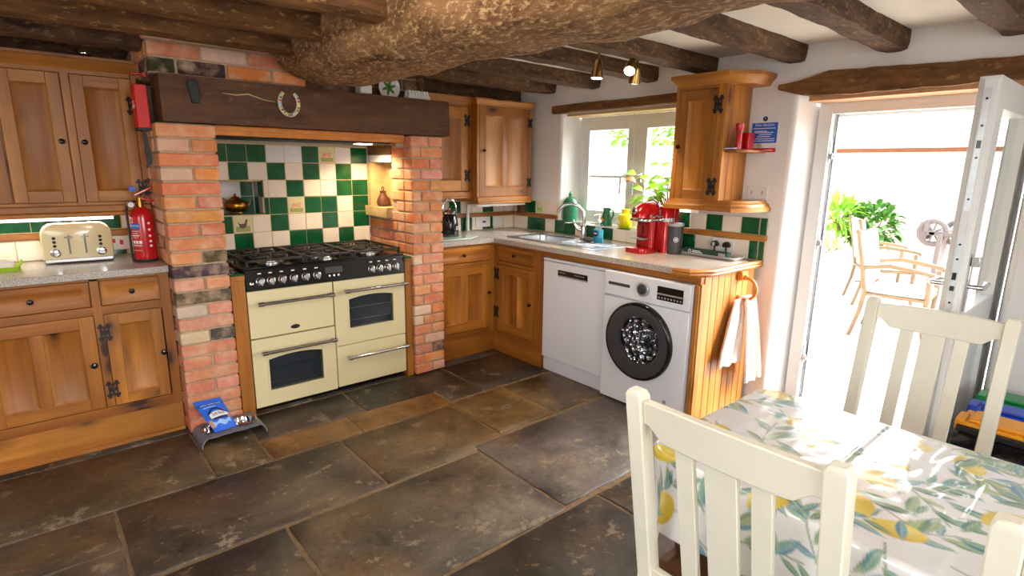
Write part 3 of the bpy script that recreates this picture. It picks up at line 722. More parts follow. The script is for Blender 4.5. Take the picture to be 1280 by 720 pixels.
def drawer(parent,T,u0,u1,w0,w1,pu,kn=None):
    mb=MB([PM[pu]],T); b=-.018; k=.018
    mb.box(u0,u1,b,.0,w0,w1)
    o=build('drawer',mb,parent,bevel=.002)
    mb=MB([PM[pu]],T)
    A=[(u0+.006,0,w0+.006),(u1-.006,0,w0+.006),(u1-.006,0,w1-.006),(u0+.006,0,w1-.006)]; B=[(p[0],.010,p[2]) for p in A]
    C=[(u0+.024,.010,w0+.024),(u1-.024,.010,w0+.024),(u1-.024,.010,w1-.024),(u0+.024,.010,w1-.024)]
    D=[(u0+.036,.001,w0+.036),(u1-.036,.001,w0+.036),(u1-.036,.001,w1-.036),(u0+.036,.001,w1-.036)]
    mb.rings([A,B,C,D],True,False,False); build('moulding',mb,o)
    if kn: knob(o,T,kn[0],kn[1],.014,'knob',.001)
    return o
# ---------- left base unit
T=FA(-.02)
lb=thing('base_cabinet','pine base unit with two drawers and panelled doors under the toaster','base cabinet',(-2.68,.25,0))
U0,U1=-3.32,-2.291
mb=MB([PX,PZ],T); mb.box(U0+.002,U1-.002,-.50,-.024,.17,.915)
mb.mi=1; mb.box(U1-.055,U1,-.022,0,.165,.918); mb.box(-2.640,-2.602,-.022,0,.225,.918); mb.box(U0,U0+.05,-.022,0,.165,.918)
mb.mi=0; mb.box(U0+.05,U1-.055,-.022,0,.905,.920); mb.box(U0+.05,U1-.055,-.022,-.001,.728,.772); mb.box(U0+.05,U1-.055,-.022,-.001,.165,.222)
build('carcass',mb,lb,bevel=.0015)
mb=MB([PX],T); mb.box(U0,U1-.004,-.05,.004,.0,.168); mb.box(U0,U1-.004,0,.014,.0,.022); build('plinth',mb,lb,bevel=.003)
drawer(lb,T,-3.26,-2.644,.775,.902,0,(-2.874,.836)); drawer(lb,T,-2.598,-2.336,.775,.903,0,(-2.466,.838))
d=panel_front(lb,'door',T,-3.10,-2.643,.225,.726,2,0,split=-2.878); knob(d,T,-2.668,.468,.016)
d=panel_front(lb,'door',T,-2.600,-2.336,.225,.726,1,0,st=.060); knob(d,T,-2.356,.478,.016); hinge(d,T,-2.603,.632); hinge(d,T,-2.603,.318)
d=panel_front(lb,'door',T,-3.27,-3.104,.225,.726,1,0,st=.045)
# ---------- left worktop
mb=MB(M['granite']); 
def slab(mb,poly,z0,z1): mb.prism(poly,z0,z1,'z')
slab(mb,[(-3.4,-.052),(-2.290,-.052),(-2.290,.528),(-3.4,.528)],.921,.957)
single('worktop','x' and mb,'speckled grey worktop carrying the toaster and the fire extinguisher','worktop',bevel=.004)
# ---------- left splashback
ls=thing('tile_splashback','row of cream and green wall tiles with a wood strip behind the toaster','tiled splashback',(-2.8,.52,.957))
mb=MB([M['tg'],M['tc'],M['tw'],M['grout']]); ys=.522
mb.mi=3; mb.box(-3.4,-2.292,ys-.002,.529,.957,1.205)
x=-3.36
for k,w in zip('GCCGCGCCG',[.12]*9):
    pass
for (a,b,k) in [(-3.38,-3.26,'G'),(-3.26,-3.14,'C'),(-3.14,-3.02,'C'),(-3.02,-2.905,'C'),(-2.905,-2.77,'C'),(-2.77,-2.65,'G'),(-2.65,-2.53,'C'),(-2.53,-2.41,'G'),(-2.41,-2.295,'C')]: tilebox(mb,a,b,.960,1.075,ys,k)
for (a,b,k) in [(-3.38,-3.2,'G'),(-3.2,-3.0,'C'),(-3.0,-2.83,'G'),(-2.83,-2.68,'G'),(-2.68,-2.56,'C'),(-2.56,-2.42,'G'),(-2.42,-2.295,'C')]: tilebox(mb,a,b,1.115,1.20,ys,k)
build('tiles',mb,ls,bevel=.002)
mb=MB(PX); mb.box(-3.4,-2.294,ys-.028,.528,1.078,1.112); build('wood_strip',mb,ls,bevel=.004)
# ---------- wall cupboards
def cornice(mb,T,u0,u1,wb,wt,dfront,dback,out=.035,right=True,left=False):
    steps=[(0,.0),(.010,.25),(.016,.30),(.030,.75),(.038,.80),(.038,1.0)]
    rr=[]
    for o_,f in steps:
        w=wb+(wt-wb)*f; k=o_*out/.035
        rr.append([(u0-(k if left else 0),dback,w),(u1+(k if right else 0),dback,w),(u1+(k if right else 0),dfront+k,w),(u0-(k if left else 0),dfront+k,w)])
    mb.rings(rr,True,False,False)
T=FA(.285)
ul=thing('wall_cupboard','pine wall cupboard with two panelled doors above the toaster','wall cupboard',(-2.75,.35,1.21))
mb=MB([PZ,PX],T); mb.box(-3.3,-2.289,-.24,-.022,1.27,1.97)
mb.box(-2.314,-2.289,-.022,0,1.27,1.97); mb.box(-2.618,-2.582,-.022,.001,1.27,1.965)
mb.mi=1; mb.box(-3.3,-2.318,-.022,0,1.942,1.966); mb.box(-3.3,-2.318,-.022,0,1.268,1.285)
build('carcass',mb,ul,bevel=.0015)
d=panel_front(ul,'door',T,-2.580,-2.316,1.288,1.940,1,0,st=.055,rail=.058); knob(d,T,-2.553,1.60); hinge(d,T,-2.318,1.80); hinge(d,T,-2.318,1.36)
d=panel_front(ul,'door',T,-2.872,-2.622,1.288,1.940,1,0,st=.055,rail=.058); knob(d,T,-2.648,1.60)
d=panel_front(ul,'door',T,-3.16,-2.880,1.288,1.940,1,0,st=.055,rail=.058)
mb=MB([PX],T); cornice(mb,T,-3.3,-2.289,1.962,2.03,.0,-.24,.03,False); build('cornice',mb,ul)
mb=MB([PX],T); mb.box(-3.3,-2.289,-.24,.018,1.232,1.27); mb.box(-3.3,-2.289,-.02,.028,1.212,1.234); build('bottom_moulding',mb,ul,bevel=.006)
mb=MB(M['chrome']); mb.sphere((-2.50,.29,2.03+.02),.026,16,10,(1.2,1,.8)); single('steel_dish','x' and mb,'small shiny steel dish on top of the left wall cupboard','dish')
ll=thing('strip_light','slim lit strip lamp under the left wall cupboard','strip light',(-2.75,.28,1.20))
mb=MB(M['plastic']); mb.box(-3.2,-2.46,.325,.365,1.203,1.2315); build('housing',mb,ll,bevel=.003)
mb=MB(M['tube']); mb.tube([(-3.19,.342,1.196),(-2.47,.342,1.196)],.008,10); build('tube',mb,ll)
# corner wall cupboards
T=FA(.265)
c1=thing('wall_cupboard','narrow pine wall cupboard above the kettle, beside the brick pillar','wall cupboard',(-.3,.4,1.25))
mb=MB([PZ,PX],T); mb.box(-.575,-.030,-.262,-.022,1.30,1.99); mb.box(-.062,-.030,-.022,0,1.30,1.99); mb.box(-.575,-.50,-.022,0,1.30,1.99); mb.mi=1; mb.box(-.50,-.062,-.022,0,1.965,1.99)
build('carcass',mb,c1,bevel=.0015)
d=panel_front(c1,'door',T,-.495,-.064,1.305,1.962,1,0,st=.07,rail=.085); hinge(d,T,-.075,1.86); hinge(d,T,-.075,1.43)
mb=MB([PX],T); cornice(mb,T,-.575,-.030,1.985,2.04,0,-.26,.02,False); build('cornice',mb,c1)
mb=MB([PX],T); mb.box(-.575,-.030,-.26,.014,1.262,1.30); mb.box(-.575,-.030,-.02,.020,1.243,1.264); build('bottom_moulding',mb,c1,bevel=.005)
T=FA(.195)
c2=thing('wall_cupboard','pine wall cupboard in the corner with one wide two-panel door','wall cupboard',(.28,.35,1.22))
mb=MB([PZ,PX],T); mb.box(-.028,.560,-.333,-.022,1.255,2.0); mb.box(-.028,-.005,-.022,0,1.255,2.0); mb.box(.540,.560,-.022,0,1.255,2.0)
build('carcass',mb,c2,bevel=.0015)
d=panel_front(c2,'door',T,-.003,.538,1.258,1.985,2,0,st=.062,rail=.08); knob(d,T,.035,1.63); hinge(d,T,.54,1.87,0,.85); hinge(d,T,.54,1.37,0,.85)
mb=MB([PX],T); cornice(mb,T,-.028,.560,1.986,2.035,0,-.33,.022,True,True); build('cornice',mb,c2)
mb=MB([PX],T); mb.box(-.028,.562,-.33,.010,1.215,1.257); mb.box(-.028,.565,-.02,.018,1.198,1.218); build('bottom_moulding',mb,c2,bevel=.005)
# wall cupboard on the right wall
T=FB(.36)
c3=thing('wall_cupboard','bright pine wall cupboard with an open side shelf, right of the window','wall cupboard',(.5,-1.55,1.26))
mb=MB([PZ,PY],T); mb.box(1.375,1.705,-.297,-.022,1.30,2.0); mb.box(1.375,1.402,-.022,0,1.30,2.0); mb.box(1.660,1.705,-.022,0,1.30,2.0); mb.mi=1; mb.box(1.402,1.660,-.022,0,1.978,2.0); mb.box(1.402,1.660,-.022,0,1.30,1.312)
build('carcass',mb,c3,bevel=.0015)
mb=MB([PZ],T)
for k in range(4): mb.box(1.705,1.715,-.296+k*.074+.002,-.296+(k+1)*.074-.002,1.30,2.0)
build('side_boards',mb,c3,bevel=.002)
d=panel_front(c3,'door',T,1.404,1.658,1.314,1.975,1,1,st=.058,rail=.062); knob(d,T,1.420,1.64); hinge(d,T,1.664,1.88,0,1.1); hinge(d,T,1.664,1.40,0,1.1)
def moulded(mb,T,u0,u1,um,d1,wb,wt,prof,db=-.296):
    rr=[]
    for o_,f in prof:
        w=wb+(wt-wb)*f
        rr.append([(u0-o_,db,w),(u0-o_,d1+o_,w),(u1+o_*.6,d1+o_,w),(um+o_,d1-.10,w),(um+o_,db,w)])
    mb.rings(rr,True,False,False)
mb=MB([PY],T); moulded(mb,T,1.385,1.715,1.82,0,1.995,2.062,[(0,0),(.008,.2),(.012,.3),(.03,.62),(.036,.68),(.036,1.0)]); build('cornice',mb,c3)
mb=MB([PY],T); moulded(mb,T,1.385,1.80,1.87,0,1.255,1.318,[(.034,0),(.034,.36),(.026,.44),(.02,.7),(.008,.8),(0,1.0)]); build('bottom_moulding',mb,c3)
mb=MB([PY],T); mb.prism([(1.716,-.296),(1.716,-.02),(1.79,-.02),(1.835,-.08),(1.838,-.296)],1.604,1.622,'z'); build('side_shelf',mb,c3,bevel=.006)
# ---------- corner base units
T=FA(0.0)
b1=thing('base_cabinet','pine corner base unit with drawer and two-panel door, facing out beside the right brick pillar','base cabinet',(-.3,.25,0))
mb=MB([PX,PZ],T); mb.box(-.570,-.03,-.50,-.024,.16,.90); mb.mi=1; mb.box(-.577,-.545,-.022,0,.155,.905); mb.box(-.040,0.0,-.022,0,.155,.905); mb.mi=0; mb.box(-.545,-.04,-.022,0,.888,.906); mb.box(-.545,-.04,-.022,0,.740,.762)
build('carcass',mb,b1,bevel=.0015)
drawer(b1,T,-.545,-.042,.765,.886,0,(-.31,.826))
d=panel_front(b1,'door',T,-.543,-.042,.205,.738,2,0,st=.07,rail=.075); knob(d,T,-.062,.50); hinge(d,T,-.553,.63); hinge(d,T,-.553,.31)
mb=MB([PX],T); mb.box(-.577,.0,-.05,.006,0,.165); mb.box(-.577,0,-.05,-.006,.165,.20); build('plinth',mb,b1,bevel=.002)
T=FB(0.0)
b2=thing('base_cabinet','pine corner base unit under the sink, next to the dishwasher','base cabinet',(.3,-.3,0))
mb=MB([PY,PZ],T); mb.box(.03,.55,-.58,-.024,.16,.73); mb.mi=1; mb.box(.0,.042,-.022,0,.155,.905); mb.box(.485,.58,-.022,0,.10,.905); mb.mi=0; mb.box(.042,.485,-.022,0,.888,.906); mb.box(.042,.485,-.022,0,.735,.762)
build('carcass',mb,b2,bevel=.0015)
drawer(b2,T,.045,.483,.765,.886,1,(.262,.826))
d=panel_front(b2,'door',T,.047,.482,.185,.732,2,1,st=.062,rail=.068); knob(d,T,.452,.47); hinge(d,T,.036,.655); hinge(d,T,.036,.335)
mb=MB([PY],T); mb.box(0.0,.578,-.05,.004,0,.155); mb.box(.042,.50,-.05,-.006,.155,.182); build('plinth',mb,b2,bevel=.002)
# timber rail above the appliances and panelled end
mb=MB([PY],FB(0.0)); mb.box(.582,1.865,-.06,.004,.868,.906); single('trim_5',mb,'pine rail under the worktop above the dishwasher and washing machine','trim',None,'structure',bevel=.002)
ep=thing('end_panel','tongue and groove pine end panel beside the washing machine, holding the towel ring','end panel',(.3,-1.85,0))
mb=MB([PZ])
n=8
for k in range(n):
    a=.03+k*(.575)/n; b=.03+(k+1)*.575/n; mb.box(a+.0018,b-.0018,-1.872,-1.852,.0,.905)
build('boards',mb,ep,bevel=.003)
mb=MB([PZ]); mb.box(-.008,.028,-1.876,-1.835,0,.868); mb.box(-.02,-.008,-1.868,-1.842,.05,.86); build('corner_post',mb,ep,bevel=.004)
# ---------- right worktop (one piece, L shaped with a cut corner and a sink cut-out)
mb=MB(M['granite']); z0,z1=.907,.943
SX0,SX1,SY0,SY1=.115,.535,-.97,-.02
def quad(x0,x1,y0,y1): mb.box(x0,x1,y0,y1,z0,z1)
quad(-.577,-.022,-.022,.528)
for (a,b,c,d_) in [(-.022,.658,SY1,.528),(-.022,SX0+.03,-1.79,SY1),(SX1-.03,.658,-1.79,SY1),(SX0+.03,SX1-.03,-1.79,SY0+.03)]: quad(a,b,c,d_)
mb.prism([(-.022,-1.79),(.658,-1.79),(.658,-1.872),(.10,-1.872),(-.022,-1.80)],z0,z1,'z')
mb.bm.verts.ensure_lookup_table()
bmesh.ops.remove_doubles(mb.bm,verts=mb.bm.verts,dist=.0002)
rw=thing('worktop','speckled grey-brown corner worktop around the sink, over the dishwasher and washing machine','worktop',(.3,-.7,.907))
build('slab',mb,rw)
mb=MB([PY]); 
def edge_strip(pts,out):
    rr=[]
    for (x,y,nx,ny) in pts:
        rr.append([(x+nx*o_,y+ny*o_,z) for o_,z in ((0,.903),(.016,.905),(.024,.918),(.018,.928),(.024,.936),(.016,.948),(0,.949))])
    mb.rings(rr,True,False,False)
edge_strip([(-.024,-1.700,-1,0),(-.024,-1.802,-.87,-.5),(.10,-1.874,-.35,-1),(.655,-1.874,0,-1)],.02)
build('wood_edging',mb,rw)
# ---------- right splashbacks
rs=thing('tile_splashback','cream and green wall tiles with a wood strip around the corner by the sink','tiled splashback',(.6,-.6,.943))
mb=MB([M['tg'],M['tc'],M['tw'],M['grout']]); ya=.522; xb=.652
mb.mi=3; mb.box(-.577,.66,ya-.002,.529,.943,1.205); mb.box(xb-.002,.659,-.06,.528,.943,1.205); mb.box(xb-.002,.659,-1.40,-.06,.943,1.02); mb.box(xb-.002,.659,-1.90,-1.40,.943,1.205)
def tb(mb,y0,y1,z0,z1,k,g=.0022):
    mb.mi={'G':0,'C':1,'W':2}[k]; j=rt.uniform(-.0008,.0008); mb.box(xb-.008+j,xb+.004,min(y0,y1)+g,max(y0,y1)-g,z0+g,z1-g)
x=-.57
for k in 'GCCGCGCGCC':
    w=.121; tilebox(mb,x,min(x+w,.645),.945,1.062,ya,k); x+=w
x=-.57
for k in 'GCGCGCCGCC':
    w=.121; tilebox(mb,x,min(x+w,.645),1.098,1.205,ya,k); x+=w
for y0,y1,k in [(.51,.42,'C'),(.42,.318,'C'),(.318,.210,'G'),(.210,.085,'G'),(.085,-.037,'C'),(-.037,-.160,'G')]: tb(mb,y0,y1,.945,1.060,k)
for y0,y1,k in [(.51,.40,'C'),(.395,.34,'G'),(.335,.218,'G'),(.215,.100,'C'),(.098,-.055,'C')]: tb(mb,y0,y1,1.098,1.208,k)
y=-.160
for k,w_ in (('G',.12),('C',.12),('G',.105),('C',.065),('G',.115),('C',.125),('C',.125),('C',.125),('C',.125),('C',.125)):
    tb(mb,y,y-w_,.945,1.042,k); y-=w_
for y0,y1,k in [(-1.40,-1.41,'G'),(-1.29,-1.408,'G'),(-1.41,-1.54,'C'),(-1.54,-1.665,'C'),(-1.665,-1.795,'C'),(-1.797,-1.853,'G'),(-1.858,-1.895,'G')]: tb(mb,y0,y1,.945,1.066,k)
for y0,y1,k in [(-1.242,-1.356,'G'),(-1.358,-1.482,'C'),(-1.484,-1.60,'G'),(-1.602,-1.73,'C'),(-1.732,-1.85,'G'),(-1.855,-1.90,'G')]: tb(mb,y0,y1,1.104,1.212,k)
build('tiles',mb,rs,bevel=.002)
mb=MB([PX,PY]); mb.box(-.577,.65,ya-.026,.528,1.064,1.096); mb.mi=1; mb.box(xb-.026,.658,-.06,.5019,1.064,1.096); build('wood_strip',mb,rs,bevel=.004)
mb=MB(PY); mb.box(xb-.026,.658,-1.905,-1.28,1.068,1.102); build('wood_strip',mb,rs,bevel=.004)
mb=MB(M['picbg']); mb.box(xb-.010,xb,.112,.203,1.110,1.200); q=build('picture_tile',mb,rs,bevel=.002); q['label']='pale green picture tile'
mb=MB(M['leaf']); mb.box(xb-.0115,xb-.0095,.125,.19,1.125,1.15); build('painted_grass',mb,q)
# window sill tiles
sl=thing('tiled_sill','white and green tiled window sill behind the sink','window sill',(.75,-.7,1.03))
mb=MB([M['tg'],M['tc'],M['tw'],M['grout']]); mb.mi=3; mb.box(.650,.838,-1.36,-.075,1.015,1.036); y=-.08
for i,k in enumerate('WGWWWGWWGW'):
    for q,(xa,xb2) in enumerate(((.645,.745),(.745,.836))):
        mb.mi={'G':0,'W':2}[k if q==0 else 'WWGWWWWGWW'[i]]; mb.box(xa+.001,xb2-.001,max(y-.126,-1.35),y-.002,1.03,1.045)
    y-=.128
build('tiles',mb,sl,bevel=.002)
# ================================================================== APPLIANCES
# ---- range cooker
ck=thing('range_cooker','cream and black gas range cooker with two glazed oven doors between the brick pillars','range cooker',(-1.4,.15,0))
CX0,CX1=-1.922,-.880; T=FA(-.09)
mb=MB(M['black']); mb.box(CX0+.008,CX1-.008,-.028,.48,.02,.89); mb.box(CX0+.02,CX1-.02,-.05,.0,.0,.035); build('body',mb,ck)
mb=MB(M['black'],T); mb.hexa([(CX0,-.02,.770),(CX1,-.02,.770),(CX1,.012,.770),(CX0,.012,.770),(CX0,-.06,.902),(CX1,-.06,.902),(CX1,-.012,.902),(CX0,-.012,.902)])
cp=build('control_panel',mb,ck,bevel=.004)
def PT(p): return Vector((p.x,-.09-(.012-.024*(p.z-.770)/.132)-p.y,p.z))
ks=[-1.840,-1.778,-1.713,-1.645,-1.572,-1.500,-1.128,-1.069,-1.009,-.948]
for i,x in enumerate(ks):
    mb=MB(M['chrome'],PT); zz=.822
    for prof in [[(.026,0),(.026,.004),(.020,.007),(.019,.022),(.016,.026),(.002,.026)]]:
        mb.rings([[(x+r*math.cos(2*PI*k/18),d,zz+r*math.sin(2*PI*k/18)) for k in range(18)] for r,d in prof])
    mb.box(x-.005,x+.005,.02,.034,zz-.021,zz+.019); build('knob',mb,cp,bevel=.001)
    mb=MB(M['paper'],PT); mb.box(x-.010,x+.010,0,.0008,.863,.870); build('knob_mark',mb,cp)
mb=MB(M['paper'],PT)
for x in (-1.42,-1.39,-1.36): mb.box(x-.006,x+.006,0,.001,.802,.814)
build('clock_buttons',mb,cp)
mb=MB(M['dgrey'],PT); mb.box(-1.445,-1.33,0,.0008,.824,.862); build('clock_display',mb,cp)
mb=MB(M['chrome'],PT); mb.rings([[(-1.892+r*math.cos(2*PI*k/12),d,.812+r*math.sin(2*PI*k/12)) for k in range(12)] for r,d in ((.010,0),(.010,.006),(.004,.008))]); build('ignition_button',mb,cp)
def oven_front(name,x0,x1,z0,z1,win=None,hz=None,lab=None):
    mb=MB(M['cream'],T); F=.0
    if win:
        a,b,c,d_=win; arch=.018
        n=12; f=lambda u:d_+arch*(1-((u-(a+b)/2)/((b-a)/2))**2)
        inn=[(a+(b-a)*k/n,f(a+(b-a)*k/n)) for k in range(n+1)]+[(b,c),(a,c)]
        out=[(x0+(x1-x0)*k/n,z1) for k in range(n+1)]+[(x1,z0),(x0,z0)]
        mb.rings([[(u,-.04,w) for u,w in inn],[(u,F,w) for u,w in inn],[(u,F,w) for u,w in out],[(u,-.04,w) for u,w in out]],False,True,False)
    else: mb.box(x0,x1,-.04,F,z0,z1)
    o=build(name,mb,ck,bevel=.004 if not win else 0)
    if win:
        mb=MB(M['black'],T); mb.box(a-.03,b+.03,-.20,-.06,c-.03,d_+.05); 
        fm=MB(M['cream'],T); 
        for q in ((a-.012,a,c-.012,d_+.012),(b,b+.012,c-.012,d_+.012)): fm.box(q[0],q[1],0,.004,q[2],q[3])
        fm.box(a,b,0,.004,c-.012,c); build('window_surround',fm,o,bevel=.002)
        mb.bm.free(); mb=MB(M['bowlgrey'],T); mb.box(a-.02,b+.02,-.058,-.05,c-.02,d_+.03); build('oven_cavity',mb,o)
        mb=MB(M['ovenglass'],T); mb.box(a-.002,b+.002,-.012,-.006,c-.002,d_+.02); build('glass',mb,o)
        mb=MB(M['steel'],T)
        for z in (c+.045,c+(d_-c)*.66):
            mb.tube([(a,-.03,z),(b,-.03,z)],.0022,6)
            for k in range(9): mb.sphere((a+(b-a)*(k+.5)/9,-.028,z),.0034,6,5)
        build('oven_rack',mb,o)
    if hz:
        h0,h1,z=hz; mb=MB(M['chrome'],T); mb.tube([(h0,.042,z),(h1,.042,z)],.011,12)
        for e in (h0,h1): s_=1 if e==h0 else -1; mb.tube([(e-s_*.002,.042,z),(e+s_*.03,.042,z)],.0145,12); mb.tube([(e+s_*.016,0,z),(e+s_*.016,.042,z)],.008,8)
        build('handle',mb,o)
    return o
g=oven_front('grill_door',CX0+.002,-1.404,.475,.765,None,(-1.872,-1.412,.690))
oven_front('oven_door',CX0+.002,-1.404,.036,.468,(-1.828,-1.494,.132,.330),(-1.872,-1.412,.388))
oven_front('oven_door',-1.396,CX1-.002,.328,.765,(-1.298,-.974,.436,.632),(-1.336,-.882,.697))
oven_front('storage_drawer',-1.396,CX1-.002,.040,.322,None,(-1.334,-.882,.241))
mb=MB(M['black'],T); mb.rings([[(-1.655+.028*math.cos(2*PI*k/24)*s,d,.514+.013*math.sin(2*PI*k/24)*s) for k in range(24)] for s,d in ((1,0),(1,.003),(.9,.004))]); bd=build('oval_badge',mb,g)
text('Belling',.014,T,bd,M['chrome'],pos=(-1.655,.514),d=.004,squash=.9)
# hob
mb=MB(M['black']); mb.box(CX0,CX1,-.083,.485,.888,.905); hb=build('hob_top',mb,ck,bevel=.004)
def burner(x,y,r):
    mb=MB([M['steel'],M['iron']]); mb.lathe([(r*1.35,0),(r*1.35,.004),(r,.008),(r,.016),(.9*r,.018),(.01,.018)],(x,y,.905),'z',24); mb.mi=1; mb.lathe([(r*.8,.018),(r*.8,.024),(r*.7,.027),(.01,.027)],(x,y,.905),'z',20); build('burner',mb,hb)
secs=[(-1.905,-1.56),(-1.555,-1.245),(-1.24,-.895)]
for i,(a,b) in enumerate(secs):
    xm=(a+b)/2
    if i==1: burner(xm,.19,.062); burner(xm,.36,.0)if False else None
    else: burner(xm,.06,.045); burner(xm,.32,.035)
    if i==1: burner(xm,.40,.03); burner(xm,.0,.03)
    mb=MB(M['iron']); zt_=.946
    for yy in (-.06,.19,.45): mb.box(a,b,yy-.007,yy+.007,zt_-.014,zt_)
    for xx in (a+.006,b-.006): mb.box(xx-.007,xx+.007,-.06,.45,zt_-.014,zt_)
    for (xx,yy) in ((a+.006,-.06),(b-.006,-.06),(a+.006,.45),(b-.006,.45),(a+.006,.19),(b-.006,.19)): mb.box(xx-.007,xx+.007,yy-.007,yy+.007,.905,zt_)
    for yc in (.065,.32):
        for k in range(8):
            an=k*PI/4+PI/8; c_,s_=math.cos(an),math.sin(an)
            mb.tube([(xm+c_*.03,yc+s_*.03,zt_-.006),(xm+c_*.10,yc+s_*.10,zt_-.004)],.0065,6)
        mb.torus((xm,yc,zt_-.008),.105,.006,'z',20,6)
    build('pan_support',mb,hb,bevel=.002)
# cooker side posts with tiled tops
sp=thing('timber_post','pine post with tiled top between the cooker and the left brick pillar','timber post',(-1.97,-.05,0),'timber posts beside the cooker')
mb=MB([PZ]); mb.box(-2.003,-1.928,-.10,.08,.0,.868); mb.box(-2.003,-1.930,-.106,-.10,.0,.18); mb.box(-2.003,-1.927,-.108,-.09,.84,.868); build('post',mb,sp,bevel=.003)
mb=MB([M['tg'],M['tc']]); mb.box(-2.004,-1.93,-.10,.10,.868,.878); mb.mi=1; mb.box(-2.004,-1.93,.10,.30,.868,.878); mb.mi=0; mb.box(-2.004,-1.93,.30,.50,.868,.878); build('tiled_top',mb,sp,bevel=.002)
sp=thing('timber_post','pine post with tiled top between the cooker and the right brick pillar','timber post',(-.85,-.05,0),'timber posts beside the cooker')
mb=MB([PZ]); mb.box(-.876,-.829,-.10,.08,0,.868); mb.box(-.877,-.829,-.110,-.10,.845,.868); mb.box(-.877,-.829,-.106,-.10,0,.20); build('post',mb,sp,bevel=.003)
mb=MB([M['tg']]); mb.box(-.876,-.829,-.11,.5,.868,.878); build('tiled_top',mb,sp,bevel=.002)
# ---- dishwasher
T=FB(-.005)
dw=thing('dishwasher','plain white dishwasher next to the corner unit','dishwasher',(.3,-.88,0))
mb=MB(M['white'],T); mb.box(.590,1.180,-.54,-.035,.02,.862); mb.box(.594,1.176,-.035,-.015,0,.100); build('body',mb,dw,bevel=.003)
mb=MB(M['white'],T); mb.box(.590,1.180,-.033,0,.106,.838); dd=build('door',mb,dw,bevel=.005)
mb=MB(M['white'],T); mb.box(.590,1.180,-.033,.003,.842,.862); build('top_edge',mb,dw,bevel=.003)
mb=MB(M['black'],T); mb.box(.738,1.022,-.002,.001,.742,.788); q=build('handle_display',mb,dd)
mb=MB(M['silver'],T); mb.box(.745,1.015,.001,.003,.744,.750); 
for k in range(10): mb.box(.752+k*.013 if k<5 else .90+(k-5)*.02,.760+k*.013 if k<5 else .91+(k-5)*.02,.001,.0018,.768,.774)
build('display_marks',mb,q)
# ---- washing machine
t=NT('drum_steel'); v=t.coord('Object',(1,1,1)); vo=t.n('ShaderNodeTexVoronoi'); vo.inputs['Scale'].default_value=26; t.l(v,vo.inputs['Vector']); nz=t.noise(v,9,3)
b=t.bsdf(**{'Base Color':t.ramp(nz,[(.36,rgb(120,122,130)),(.5,rgb(225,228,236)),(.62,rgb(250,251,255))]),'Metallic':1.0,'Roughness':.12}); t.l(t.bump(vo.outputs['Distance'],1.0,.06),b.inputs['Normal']); drum_m=t.m
T=FB(-.043)
wm=thing('washing_machine','white washing machine with a big dark round door','washing machine',(.3,-1.52,0))
W0,W1=1.205,1.832
mb=MB(M['white'],T); mb.box(W0,W1,-.58,-.02,.012,.862); mb.box(W0,W1,-.022,0,.012,.700); mb.box(W0,W1,-.022,.004,.706,.862)
wb_=build('cabinet',mb,wm,bevel=.006)
cy,cz=1.497,.452
def disc(mb,prof,n=48,u=cy,w=cz):
    mb.rings([[(u+r*math.cos(2*PI*k/n),d,w+r*math.sin(2*PI*k/n)) for k in range(n)] for r,d in prof])
mb=MB([M['dgrey'],M['black']],T); mb.mi=1
mb.rings([[(cy+r*math.cos(2*PI*k/56),d,cz+r*math.sin(2*PI*k/56)) for k in range(56)] for r,d in ((.246,.0),(.246,.022),(.238,.030),(.228,.031))],False); mb.mi=0

pr_=[(.228,.030),(.20,.034),(.155,.030),(.148,.014),(.150,-.0),(.155,-.008)]
mb.rings([[(cy+r*math.cos(2*PI*k/56)+ (0.012 if r<.16 else 0),d,cz+r*math.sin(2*PI*k/56)+(.010 if r<.16 else 0)) for k in range(56)] for r,d in pr_],False)
dr=build('door',mb,wm,smooth=50)
mb=MB(drum_m,T); u,w=cy+.012,cz+.010
mb.rings([[(u+r*math.cos(2*PI*k/40),d,w+r*math.sin(2*PI*k/40)) for k in range(40)] for r,d in ((.152,-.002),(.150,.004),(.145,.004))],False)
for k in range(10):
    a=k*2*PI/10; 
    for r_ in (.05,.09,.125): mb.sphere((u+r_*math.cos(a+r_*9),.004,w+r_*math.sin(a+r_*9)),.007,8,6)
disc(mb,[(.148,.003),(.10,.001),(.002,.0)],40,u,w); build('drum',mb,dr)
gl=NT('thick_door_glass'); g1=gl.n('ShaderNodeBsdfGlossy'); g1.inputs['Roughness'].default_value=.03; tr=gl.n('ShaderNodeBsdfTransparent'); tr.inputs[0].default_value=(.9,.92,.95,1); mx=gl.n('ShaderNodeMixShader'); lw=gl.n('ShaderNodeLayerWeight'); lw.inputs[0].default_value=.05; gl.l(lw.outputs['Facing'],mx.inputs[0]); gl.l(tr.outputs[0],mx.inputs[1]); gl.l(g1.outputs[0],mx.inputs[2]); gl.l(mx.outputs[0],gl.out.inputs[0])
mb=MB(gl.m,T); disc(mb,[(.147,.006),(.14,.026),(.12,.042),(.085,.052),(.04,.057),(.002,.058)],40,u,w); build('door_glass',mb,dr)
mb=MB(M['white'],T); mb.box(1.225,1.43,.004,.006,.72,.80); dw_=build('detergent_drawer',mb,wm,bevel=.002)
mb=MB(M['dgrey'],T); mb.box(1.242,1.411,.004,.0075,.777,.796); build('drawer_grip',mb,dw_)
mb=MB([M['silver'],M['dgrey']],T); disc(mb,[(.044,.004),(.044,.018),(.040,.022)],32,1.513,.788); mb.mi=1; disc(mb,[(.032,.02),(.032,.026),(.028,.029)],28,1.513,.788); build('dial',mb,wm)
mb=MB(M['black'],T); mb.box(1.612,1.788,.002,.006,.744,.826); dp=build('display',mb,wm)
mb=MB(M['silver'],T); mb.box(1.615,1.785,.006,.0075,.776,.785)
for k in range(8): mb.box(1.622+k*.021,1.632+k*.021,.006,.0068,.753,.763)
build('display_marks',mb,dp)
